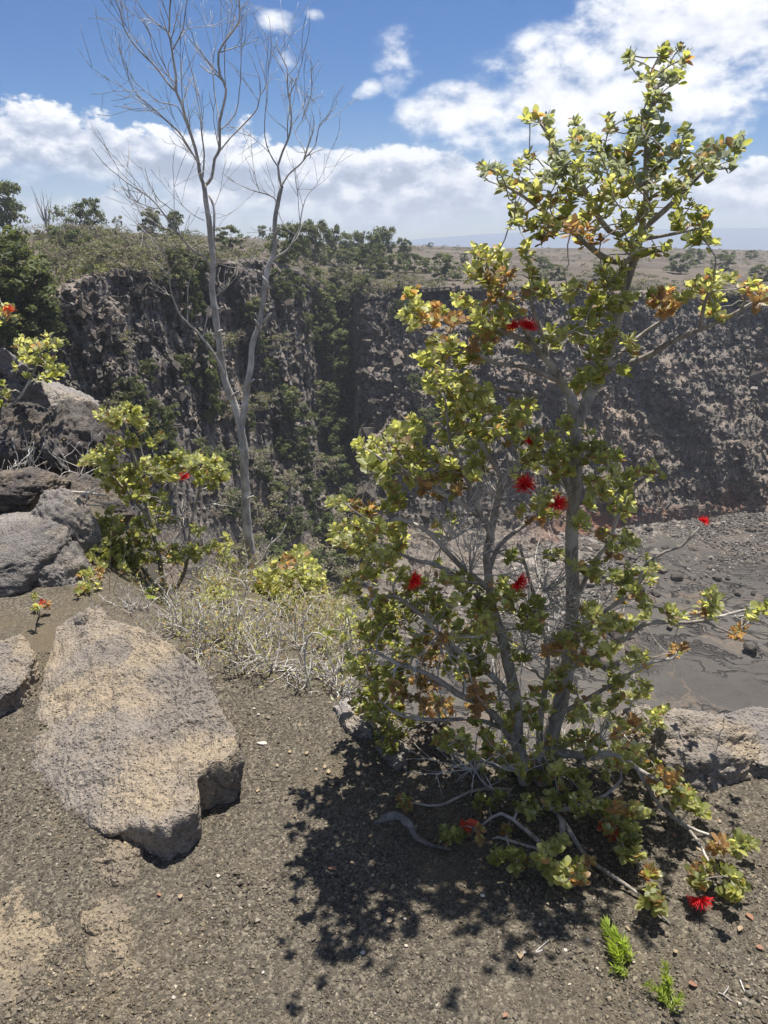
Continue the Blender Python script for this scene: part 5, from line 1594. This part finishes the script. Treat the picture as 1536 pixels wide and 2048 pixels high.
for i, (nm, lab, (bx, by, bd), bl, ll) in enumerate(MID):
    b = P(bx, by, bd)
    b[2] = float(ground_z(b[0], b[1])) - 0.01
    sh = []
    for k, q_ in enumerate(bl):
        sh += blob_shoots([(*q_[:4], q_[4] * (2 if nm != 'seedling' else 1), q_[5])], bd, 0.05 if nm == 'seedling' else 0.12, 1400 + 20 * i + k, 0.02)
    mid_ = np.mean([s[0] for s in sh], 0)
    lm = [([b, b * 0.5 + mid_ * 0.5 + r_.normal(size=3) * 0.02, mid_], 0.008 if ll > 0.025 else 0.003, 0.003)]
    for q_ in range(3 if nm != 'seedling' else 1):
        e = sh[r_.integers(len(sh))][0]
        lm.append(([b + (mid_ - b) * 0.1, b * 0.4 + e * 0.6 + r_.normal(size=3) * 0.02, e], 0.005, 0.002))
    ohia(nm, lab, 'seedling' if nm == 'seedling' else 'shrub', b, lm, sh, ll, 40 if nm != 'seedling' else 16, 30 + i, M['bark'], (), (4, 7), twig_r=(0.004, 0.002))

# ------------------------------------------------------------------ the dead tree
DT = 4.6
T = [([(503, 1262), (498, 1190), (506, 1130), (495, 1060), (490, 980), (487, 900), (482, 850)], 0, .058, .044),
     ([(483, 858), (465, 800), (450, 760), (440, 700), (432, 640), (425, 580), (425, 520), (420, 460), (412, 400), (408, 368)], -.05, .041, .024),
     ([(483, 858), (492, 790), (500, 740), (505, 690), (515, 660), (525, 620), (530, 570), (536, 530), (548, 500), (550, 440), (556, 405), (562, 372)], .1, .038, .020),
     ([(408, 370), (400, 345), (392, 300), (378, 255), (365, 210), (352, 182), (352, 150), (345, 100), (337, 66)], -.15, .020, .010),
     ([(408, 370), (422, 355), (428, 318), (438, 300), (440, 245), (453, 180), (441, 150), (437, 105), (456, 75), (475, 50), (480, 20), (475, -40)], .1, .018, .006),
     ([(427, 505), (429, 450), (427, 412), (417, 390)], .06, .016, .013),
     ([(352, 182), (335, 165), (312, 132), (292, 112), (265, 85), (247, 55), (240, 20), (222, -15)], -.3, .010, .004),
     ([(337, 66), (340, 20), (345, -30), (338, -90)], -.2, .009, .004), ([(337, 66), (310, 45), (285, 20), (265, -15)], -.35, .006, .003), ([(345, 100), (365, 60), (372, 10), (385, -40)], -.05, .008, .003),
     ([(395, 325), (375, 290), (355, 262), (330, 240), (305, 215), (280, 195), (258, 160), (250, 120)], -.4, .011, .003),
     ([(404, 355), (408, 310), (402, 250), (396, 200), (385, 150), (372, 100), (365, 55)], .2, .010, .003),
     ([(439, 301), (461, 274), (491, 246), (513, 217), (520, 190), (532, 169), (524, 125)], .3, .010, .003),
     ([(402, 330), (385, 310), (365, 280), (345, 262), (340, 240)], -.2, .006, .002),
     ([(390, 300), (375, 255), (355, 215), (320, 205), (290, 180), (262, 150), (228, 75)], -.5, .007, .002),
     ([(440, 240), (432, 200), (425, 140), (430, 80), (420, 20)], .3, .007, .002), ([(456, 75), (470, 25), (450, -20)], .2, .005, .002), ([(440, 260), (470, 230), (478, 185), (482, 140), (485, 60), (500, 10)], .2, .007, .002),
     ([(562, 372), (556, 332), (576, 281), (583, 254), (581, 217), (574, 169), (574, 135), (556, 101), (552, 75)], .15, .014, .003),
     ([(562, 372), (575, 350), (600, 330), (612, 312), (630, 290), (637, 255), (655, 232), (672, 212)], .25, .011, .003),
     ([(612, 312), (602, 285), (590, 265), (603, 240), (615, 210), (640, 190), (645, 180)], .3, .006, .002),
     ([(556, 332), (540, 305), (530, 270), (532, 225), (534, 170)], 0, .009, .002), ([(583, 254), (600, 225), (610, 205), (620, 160)], .2, .006, .002), ([(575, 150), (590, 165), (598, 200)], .1, .004, .002),
     ([(556, 412), (545, 395), (520, 385), (500, 378), (468, 362), (456, 355)], -.2, .007, .002),
     ([(548, 515), (575, 500), (590, 475), (598, 460), (603, 430), (610, 400), (622, 380)], .2, .013, .003), ([(592, 470), (575, 458), (562, 440), (555, 420)], .1, .007, .003),
     ([(425, 545), (410, 515), (390, 505), (370, 485), (350, 460), (330, 430), (310, 405), (285, 385), (255, 365), (230, 345), (208, 325), (185, 295)], -.4, .013, .003),
     ([(447, 745), (430, 710), (405, 675), (385, 655), (362, 635), (350, 610), (342, 580), (338, 550), (333, 520), (325, 500), (305, 480)], -.3, .014, .004),
     ([(338, 550), (352, 520), (348, 490)], -.3, .005, .002), ([(405, 675), (415, 640), (425, 600), (445, 580), (450, 550), (455, 510), (448, 495)], .1, .006, .002),
     ([(360, 470), (345, 420), (320, 400), (300, 370), (290, 335)], -.5, .006, .002), ([(330, 430), (300, 425), (275, 420), (262, 415)], -.4, .004, .002), ([(408, 440), (385, 430), (362, 410), (350, 380)], -.2, .004, .002), ([(428, 412), (440, 385), (445, 350), (455, 315)], .2, .004, .002)]
base = P(503, 1262, DT)
base[2] = min(base[2], float(ground_z(base[0], base[1]))) - 0.02
dead = thing('dead_tree', 'tall leafless silver grey dead tree with forked trunk', 'tree', base)
rr_ = np.random.default_rng(91)
first = True
for li, (pp, dd, r0, r1) in enumerate(T):
    n_ = len(pp)
    lead = 0.0 if li < 3 else None
    pts = []
    for k, (x, y) in enumerate(pp):
        f = k / (n_ - 1)
        off0 = {0: 0.0, 1: 0.0, 2: 0.0}.get(li, dd * 0.35)
        pts.append(P(x, y, DT + off0 + (dd - off0) * f))
    if li == 0:
        pts[0][2] = base[2] - 0.1
    s_ = spline(pts, 0.05)
    s_ = s_ + 0.007 * np.stack([perlin(s_ * 7 + 3 * k, 95 + k) for k in range(3)], 1)
    r0, r1 = r0 * 0.56, r1 * 0.56
    rad = np.linspace(r0, r1, len(s_)) * (1 + 0.16 * perlin(s_ * 14, 97))
    v_, f_ = tubes([(s_, rad)], 10 if r0 > 0.015 else 6)
    nm = 'trunk' if li < 3 else 'branch'
    ob = link(nm, make_mesh(nm, v_ - base, f_, [M['dead']], smooth=True), dead)
    if li < 3 or li == 5:
        continue
    # fine twigs of this branch
    tw = []

    def sprig(p0, d, L1, rad, lev):
        m = max(5, int(L1 / 0.045))
        pts_ = [p0]
        bend = norm(np.cross(d, rr_.normal(size=3))) * rr_.uniform(-0.12, 0.12)
        for _ in range(m):
            d = norm(d + rr_.normal(size=3) * 0.13 + bend + np.array([0, 0, 0.10]))
            pts_.append(pts_[-1] + d * L1 / m)
        pts_ = np.array(pts_)
        tw.append((pts_, np.linspace(rad, max(rad * 0.4, 0.0012), len(pts_))))
        if lev > 0:
            for q_ in range(rr_.integers(2, 4)):
                i = rr_.integers(max(1, m // 4), m)
                sprig(pts_[i], norm(d + rr_.normal(size=3) * 0.55), L1 * rr_.uniform(0.35, 0.65), rad * 0.65, lev - 1)
    tn = norm(np.gradient(s_, axis=0))
    count = max(3, int(len(s_) * 0.05 / 0.12)) if r1 < 0.008 else 4
    for q_ in range(count):
        i = int(len(s_) * rr_.uniform(0.3, 1.0)) - 1
        sprig(s_[i], norm(tn[i] + rr_.normal(size=3) * 0.5), rr_.uniform(0.12, 0.42), min(0.0034, rad[i] * 0.6), 1)
    if tw:
        v_, f_ = tubes(tw, 4)
        o = link('twig_growth', make_mesh('twig_growth', v_ - base, f_, [M['dead']], smooth=True), ob)
        o['kind'] = 'stuff'

for i, (x, y, dx, dy) in enumerate([(531, 640, 12, -14), (517, 655, -8, -16), (536, 572, -10, -18), (433, 668, 12, -8), (441, 705, 10, -4), (487, 905, -12, -10), (493, 1000, 14, -8), (463, 795, 14, -12), (497, 770, 12, -12), (500, 1150, 16, -6), (424, 560, -12, -14), (551, 470, 12, -14)]):
    a_, b_ = P(x, y, DT - 0.02), P(x + dx, y + dy, DT - 0.06)
    pts_ = np.array([a_ + (a_ - b_) * 0.3, (a_ + b_) / 2 + np.array([0, -0.005, 0.004]), b_])
    v_, f_ = tubes([(pts_, np.array([0.012, 0.008, 0.005]))], 6)
    link('broken_stub', make_mesh('broken_stub', v_ - base, f_, [M['dead']], smooth=True), dead)

# ------------------------------------------------------------------ bleached dry brush on the slope
def brush(label, bx, by, bd, n, length, seed, leaves=0, spread=0.25, rad=0.004, mat=None, group=None):
    r = np.random.default_rng(seed)
    b = P(bx, by, bd)
    b[2] = float(ground_z(b[0], b[1])) - 0.01
    t = thing('dry_shrub', label, 'dry shrub', b, group)
    st = [b + np.array([r.normal() * spread, r.normal() * spread * 0.7, 0]) for _ in range(8)]
    for q_ in st:
        q_[2] = float(ground_z(q_[0], q_[1])) - 0.01
    ls = dead_twigs(st, length, n, seed, 0.42, rad, 0.9, 0.0, 4)
    v_, f_ = tubes(ls, 4)
    o = link('branches', make_mesh('branches', v_ - b, f_, [mat or M['twig']], smooth=True), t)
    o['kind'] = 'stuff'
    if leaves:
        ends = np.array([q_[0][r.integers(len(q_[0]) // 2, len(q_[0]))] for q_ in ls])
        c_ = ends[r.integers(len(ends), size=leaves)] + r.normal(size=(leaves, 3)) * 0.022
        d_, n2 = norm(r.normal(size=(leaves, 3)) + np.array([0, 0, .8])), norm(r.normal(size=(leaves, 3)))
        sd = norm(np.cross(d_, n2))
        s = r.uniform(0.005, 0.012, (leaves, 1))
        V = np.stack([c_, c_ + d_ * s + sd * s * 0.45, c_ + d_ * s * 2.1, c_ + d_ * s - sd * s * 0.45], 1)
        mi = r.choice(4, size=leaves, p=(.62, .14, .14, .10))
        o = link('foliage', make_mesh('foliage', V.reshape(-1, 3) - b, np.arange(leaves * 4).reshape(-1, 4), [M['olive'], LEAF[2], LEAF[1], LEAF[4]], mi), t)
        o['kind'] = 'stuff'
    return t


BR = [('bleached bare brush just beyond the big boulder tip', 300, 1255, 3.3, 22, 0.24, 0, .12), ('tangled white twigs behind the big boulder edge', 400, 1310, 2.95, 26, 0.3, 300, .14),
      ('low white brush at the back edge of the cinder', 480, 1370, 2.62, 26, 0.24, 500, .14), ('wide twiggy yellow leaved brush in the middle of the slope', 560, 1330, 2.95, 34, 0.34, 2600, .2),
      ('dry brush with bare arching stems before the bush', 640, 1370, 2.75, 28, 0.34, 700, .14), ('dry reddish stems at the foot of the bush edge', 665, 1425, 2.5, 24, 0.18, 250, .08),
      ('yellow leaved brush below the dead tree trunk', 480, 1285, 3.6, 34, 0.34, 2600, .25), ('yellow brush right of the dead tree trunk', 600, 1260, 3.8, 34, 0.34, 2800, .25),
      ('pale brush at the left under the green shrub', 360, 1270, 3.7, 26, 0.3, 1200, .2), ('brush clump between the slope and the bush leaves', 690, 1290, 3.2, 30, 0.34, 1500, .2),
      ('olive brush at the far side of the slope', 540, 1215, 4.4, 34, 0.4, 2600, .35), ('olive brush farther right on the slope lip', 660, 1220, 4.4, 34, 0.4, 2600, .35),
      ('yellow brush under the green shrub foot', 420, 1240, 4.2, 30, 0.34, 1800, .3), ('twiggy brush behind the bush stems', 800, 1330, 2.9, 30, 0.34, 1200, .25),
      ('leafy brush deep behind the bush middle', 900, 1400, 2.6, 26, 0.3, 900, .2), ('brush under the bush right side', 1180, 1500, 2.35, 26, 0.24, 700, .2)]
for i, (lab, bx, by, bd, n, ln, lv, sp) in enumerate(BR):
    brush(lab, bx, by, bd, int(n * 1.7), ln * (0.72 if bd < 3 else 0.5), 1500 + i, int(lv * 0.7), sp, 0.0034)
brush('bare bleached twigs in front of the dark boulders', 80, 955, 5.0, 22, 0.45, 1560, 40, 0.15, 0.006)
brush('white twigs at the left edge below the gnarled tree', 10, 1030, 4.6, 14, 0.3, 1561, 0, 0.1, 0.006)


def single(name, label, cat, lines, mat, sides=5, group=None, base=None):
    v_, f_ = tubes(lines, sides)
    b = np.asarray(lines[0][0][0] if base is None else base)
    return tag(link(name, make_mesh(name, v_ - b, f_, [mat], smooth=True), loc=b), label, cat, group)


def px_line(pts, d, r0, r1, step=0.03):
    s_ = spline([P(x, y, dd) for (x, y), dd in zip(pts, np.broadcast_to(d, len(pts)))], step)
    return s_, np.linspace(r0, r1, len(s_))


single('bleached_branch', 'white forked dead branch lying left of the green shrub', 'branch',
       [px_line([(100, 1000), (115, 985), (170, 985), (215, 992)], 3.95, .008, .004), px_line([(112, 988), (125, 1015), (132, 1020)], 3.95, .006, .003), px_line([(120, 1010), (160, 992), (190, 970)], 3.92, .006, .003), px_line([(165, 990), (210, 975)], 3.92, .004, .002),
        px_line([(130, 1003), (180, 1010), (232, 1012)], 3.9, .006, .003), px_line([(165, 1008), (180, 1025), (190, 1040)], 3.9, .006, .003), px_line([(170, 985), (175, 1000), (165, 1010)], 3.92, .005, .004), px_line([(180, 1000), (220, 1008), (240, 1002)], 3.9, .004, .002)], M['twig'])
single('bleached_branch', 'white dead branch standing in front of the dead tree foot', 'branch',
       [px_line([(420, 1310), (445, 1290), (470, 1265), (470, 1235), (485, 1205), (492, 1180), (493, 1160)], 3.3, .009, .003), px_line([(470, 1240), (500, 1235), (512, 1250), (500, 1265)], 3.3, .004, .002), px_line([(490, 1198), (515, 1205), (525, 1220)], 3.3, .004, .002),
        px_line([(490, 1175), (480, 1160), (458, 1156)], 3.3, .004, .002), px_line([(488, 1195), (505, 1170), (512, 1158)], 3.3, .003, .002), px_line([(486, 1200), (465, 1208)], 3.3, .003, .002)], M['twig'])
single('bleached_branch', 'thin white twig leaning out right of the dead tree trunk', 'branch', [px_line([(512, 1130), (525, 1118), (540, 1090), (560, 1072), (572, 1050)], 4.3, .009, .004), px_line([(540, 1090), (545, 1075)], 4.3, .004, .002)], M['twig'])
single('bleached_branch', 'thick pale broken stick in the dry brush', 'branch', [px_line([(545, 1325), (570, 1345), (592, 1358)], 2.7, .008, .006)], M['twig'])
single('arched_stem', 'tall pale arching stem at the edge of the dry brush', 'branch', [px_line([(620, 1430), (622, 1380), (610, 1330), (612, 1290), (625, 1265), (650, 1275), (655, 1310), (668, 1340), (665, 1370)], 2.5, .004, .002)], M['twig'])
root_pts = [G(750, 1645, .03), G(790, 1632, .05), G(815, 1645, .05), G(830, 1670, .035), G(850, 1685, .02), G(905, 1700, .0)]
s_ = spline(root_pts, 0.01)
s_ = s_ + 0.003 * np.stack([perlin(s_ * 40 + 9 * k, 60 + k) for k in range(3)], 1)
single('root', 'weathered grey root lying in the bush shadow', 'root', [(s_, (1 + 0.35 * perlin(s_ * 55, 66)) * np.interp(np.linspace(0, 1, len(s_)), [0, .1, .4, .7, 1], [.005, .012, .011, .006, .003]))], M['root'], 10)
for i, (pts, lab) in enumerate([([(1436, 1985), (1448, 1990), (1465, 2003)], 'small forked twig on the cinder in the lower right corner'), ([(1085, 1900), (1070, 1905), (1098, 1880)], 'thin twig on the ground left of the green sprig'),
                                ([(1480, 1960), (1490, 1985)], 'short straw twig at the right edge of the cinder')]):
    s_ = spline([G(x, y, .006) for x, y in pts], 0.01)
    ls = [(s_, np.linspace(.002, .0012, len(s_)))]
    if i == 0:
        s2 = spline([G(1446, 1990, .006), G(1455, 1978, .01), G(1457, 1972, .012)], 0.01)
        ls.append((s2, np.linspace(.0018, .001, len(s2))))
    single('twig', lab, 'twig', ls, M['twig'])
for i, (x0, x1, lab) in enumerate([(218, 222, 'left one of two tall dry grass stalks by the shrub'), (226, 250, 'right one of two tall dry grass stalks by the shrub')]):
    single('grass_stalk', lab, 'grass', [px_line([(x0, 1235), (x0 + 1, 1180), (x1 - 2, 1120), (x1, 1062)], 3.3, .0022, .0012)], M['straw'], 4)


# ------------------------------------------------------------------ bright sprigs and ferns
def sprig_plant(label, stems, seed, leaf=0.013, group=None):
    """upright club shaped sprigs of narrow leaves; stems: lists of points with widths"""
    r = np.random.default_rng(seed)
    b = np.array(stems[0][0][0])
    t = thing('club_moss', label, 'plant', b, group)
    for pts, wd in stems:
        s_ = spline(pts, 0.006)
        v_, f_ = tubes([(s_, np.linspace(.0022, .0015, len(s_)))], 5)
        st_ = link('stem', make_mesh('stem', v_ - b, f_, [M['fern']], smooth=True), t)
        tn = norm(np.gradient(s_, axis=0))
        V, F = [], []
        m = len(s_)
        for i in range(int(m * 0.25), m):
            for k in range(9):
                a_ = r.normal(size=3)
                a_ = norm(a_ - tn[i] * (a_ @ tn[i]))
                up_ = np.interp(i / m, [0.25, 0.85, 1.0], [0.35, 0.7, 2.2])
                d = norm(a_ + tn[i] * up_)
                L1 = leaf * wd * r.uniform(0.7, 1.15)
                sd = norm(np.cross(d, tn[i] + r.normal(size=3) * .2)) * L1 * 0.11
                p0 = s_[i] + r.normal(size=3) * 0.001
                j = len(V)
                V += [p0, p0 + d * L1 * 0.4 + sd, p0 + d * L1 + tn[i] * L1 * 0.12, p0 + d * L1 * 0.4 - sd]
                F.append((j, j + 1, j + 2, j + 3))
        o = link('needles', make_mesh('needles', np.array(V) - b, np.array(F), [M['fern']]), st_)
        o['kind'] = 'stuff'
    return t


def club(x0, y0, x1, y1, h, lift):
    a, b_ = G(x0, y0, 0.0), G(x1, y1, h)
    return [a, a * 0.5 + b_ * 0.5 + np.array([0, 0, lift]), b_]


sprig_plant('large bright green club shaped sprig on the cinder in the bush shadow', [(club(1240, 1945, 1215, 1850, .035, .02), 2.0), (club(1250, 1925, 1235, 1870, .04, .02), 2.0), (club(1248, 1945, 1225, 1900, .03, .01), 1.7), (club(1255, 1955, 1228, 1935, .02, .01), 1.4), (club(1262, 1935, 1248, 1885, .03, .01), 1.7)], 1700)
sprig_plant('three bright green sprigs near the bottom right corner', [(club(1340, 2010, 1330, 1935, .05, .01), 1.6), (club(1335, 2015, 1300, 1970, .03, .015), 1.5), (club(1342, 2025, 1360, 1995, .03, .01), 1.5), (club(1325, 1995, 1335, 1960, .04, .01), 1.4)], 1701)


def fern(label, bx, by, bd, n, L0, seed):
    r = np.random.default_rng(seed)
    b = P(bx, by, bd)
    t = thing('fern', label, 'fern', b)
    for k in range(n):
        a = r.uniform(0, 6.28)
        out = np.array([math.cos(a), math.sin(a), 0])
        L1 = L0 * r.uniform(0.7, 1.1)
        s_ = spline([b, b + out * L1 * 0.3 + np.array([0, 0, L1 * 0.7]), b + out * L1 * 0.8 + np.array([0, 0, L1 * 0.75])], L1 / 26)
        tn = norm(np.gradient(s_, axis=0))
        V, F = [], []
        for i in range(3, len(s_)):
            sd = norm(np.cross(tn[i], np.array([0, 0, 1.0])))
            wl = L1 * 0.2 * math.sin(math.pi * (i / len(s_)) ** 0.8) + 0.006
            for sg in (1, -1):
                d = norm(sd * sg + tn[i] * 0.35 + r.normal(size=3) * 0.06)
                j = len(V)
                V += [s_[i], s_[i] + d * wl * 0.5 + tn[i] * 0.006, s_[i] + d * wl, s_[i] + d * wl * 0.5 - tn[i] * 0.006]
                F.append((j, j + 1, j + 2, j + 3))
        v2, f2 = tubes([(s_, np.linspace(.003, .001, len(s_)))], 4)
        fr = link('frond', make_mesh('frond', v2 - b, f2, [M['fern']], smooth=True), t)
        link('leaflets', make_mesh('leaflets', np.array(V) - b, np.array(F), [M['fern']]), fr)['kind'] = 'stuff'
    return t


fern('bright green fern at the foot of the green shrub', 268, 1240, 3.6, 9, 0.17, 1710)
fern('fern in the dry brush behind the boulder edge', 370, 1300, 3.2, 6, 0.11, 1711)

# ------------------------------------------------------------------ litter on the cinder
LIT = [(663, 1566, 'tan', 22), (516, 1583, 'tan', 14), (580, 1508, 'tan', 13), (614, 1509, 'tan', 14), (650, 1534, 'tan', 13), (657, 1543, 'pale', 15), (632, 1538, 'tan', 10), (590, 1630, 'tan', 10), (665, 1732, 'red', 22), (705, 1723, 'tan', 16), (742, 1778, 'tan', 18),
       (785, 1778, 'tan', 16), (318, 1787, 'red', 14), (362, 1795, 'tan', 18), (780, 1845, 'tan', 18), (698, 1835, 'tan', 16), (1040, 1917, 'tan', 26), (1385, 1973, 'red', 26), (1495, 1977, 'tan', 14), (1350, 1907, 'tan', 18), (600, 1455, 'tan', 12), (555, 1535, 'tan', 12), (1500, 1832, 'red', 26),
       (1480, 1860, 'tan', 22), (1520, 1895, 'red', 20), (1010, 2040, 'red', 18), (1255, 1860, 'tan', 16), (1300, 1680, 'tan', 20), (1330, 1640, 'tan', 18), (1350, 1665, 'red', 16), (1400, 1690, 'tan', 18), (1425, 1665, 'tan', 14), (930, 1615, 'tan', 16), (955, 1585, 'tan', 14), (1440, 1640, 'tan', 12)]
LITN = {}
for i, (x, y, kind, s) in enumerate(LIT):
    p_ = G(x, y, 0.0)
    p_[2] = float(ground_z(p_[0], p_[1])) + 0.006
    me = LEAFMESH.setdefault(('lit', kind, i % 4), None)
    if me is None:
        v_, f4, f3 = LSH[i % 4]
        me = make_mesh('fallen_leaf', v_ - np.array([.5, 0, 0]), [f4, f3], [M['litter_red'] if kind == 'red' else M['litter']], smooth=True)
        LEAFMESH[('lit', kind, i % 4)] = me
    L1 = s / FPX * project(p_)[0, 2] * 0.8
    o = link('fallen_leaf', me, loc=p_, rot=(rr_.uniform(-.3, .3), rr_.uniform(-.3, .3), rr_.uniform(0, 6.28)), scale=L1)
    where = 'in the bush shadow' if 600 < x < 1000 and y > 1580 else 'under the right bush branches' if x > 1250 else 'on the sunny cinder'
    hue = 'reddish' if kind == 'red' else 'tan'
    LITN.setdefault((hue, where), []).append((x, o))
for (hue, where), lst in LITN.items():
    for n_, (x, o) in enumerate(sorted(lst, key=lambda q: q[0])):
        tag(o, f'fallen {hue} leaf lying {where}, {ORD[n_]} from the left', 'leaf', 'fallen leaves on the cinder')
CHIPN = []
for i, (x, y, s, lab) in enumerate([(523, 1491, 13, 'longest white stone chip near the back of the cinder'), (518, 1434, 7, ''), (508, 1420, 6, ''), (726, 1903, 11, 'white stone chip alone on the open cinder near the bottom'), (812, 1898, 8, ''), (348, 2000, 8, ''), (526, 1946, 7, ''), (1048, 1913, 8, ''), (810, 1842, 7, ''),
                                    (965, 1795, 10, ''), (850, 1800, 12, ''), (1130, 1905, 9, ''), (1265, 1925, 9, ''), (183, 1967, 14, 'tan stone half sunk in the cinder near the bottom left'), (190, 1905, 10, ''), (335, 1845, 12, ''), (436, 1750, 9, '')]):
    p_ = G(x, y, 0.0)
    p_[2] = float(ground_z(p_[0], p_[1])) + 0.004
    v_, f_ = rock_shape(2, 1800 + i, facets=9, lump=0.2, fine=0.0, flat=0.5)
    s_ = s / FPX * project(p_)[0, 2] * 0.55
    o = link('stone_chip', make_mesh('stone_chip', v_ * np.array([s_ * (1.6 if i == 0 else 1), s_, s_ * 0.55]), f_, [M['chip'] if s < 12 or i == 0 else M['boulder_tan']]), loc=p_, rot=(0, 0, i * 1.3))
    if lab:
        tag(o, lab, 'stone', 'stone chips on the cinder')
    else:
        CHIPN.append((x, o))
for n_, (x, o) in enumerate(sorted(CHIPN, key=lambda q: q[0])):
    tag(o, f'small pale stone chip on the dark cinder, {ORD[n_]} from the left', 'stone', 'stone chips on the cinder')

# ------------------------------------------------------------------ haze
hz = bpy.data.materials.new('haze air')
hz.use_nodes = True
t = NT(hz.node_tree)
out = t.n('ShaderNodeOutputMaterial')
t.t.links.new(t.n('ShaderNodeVolumePrincipled', {'Color': (0.82, 0.89, 1.0), 'Density': 0.00055, 'Anisotropy': 0.2}).outputs[0], out.inputs['Volume'])
x0, x1, y0, y1, z0, z1 = -5200, 6800, -150, 3000, -42, 105
hv = np.array([(x, y, z) for x in (x0, x1) for y in (y0, y1) for z in (z0, z1)], float)
hf = np.array([(0, 1, 3, 2), (4, 6, 7, 5), (0, 4, 5, 1), (2, 3, 7, 6), (0, 2, 6, 4), (1, 5, 7, 3)])
tag(link('haze', make_mesh('haze', hv, hf, [hz])), 'thin bluish haze in the air over the crater', 'haze', kind='stuff')
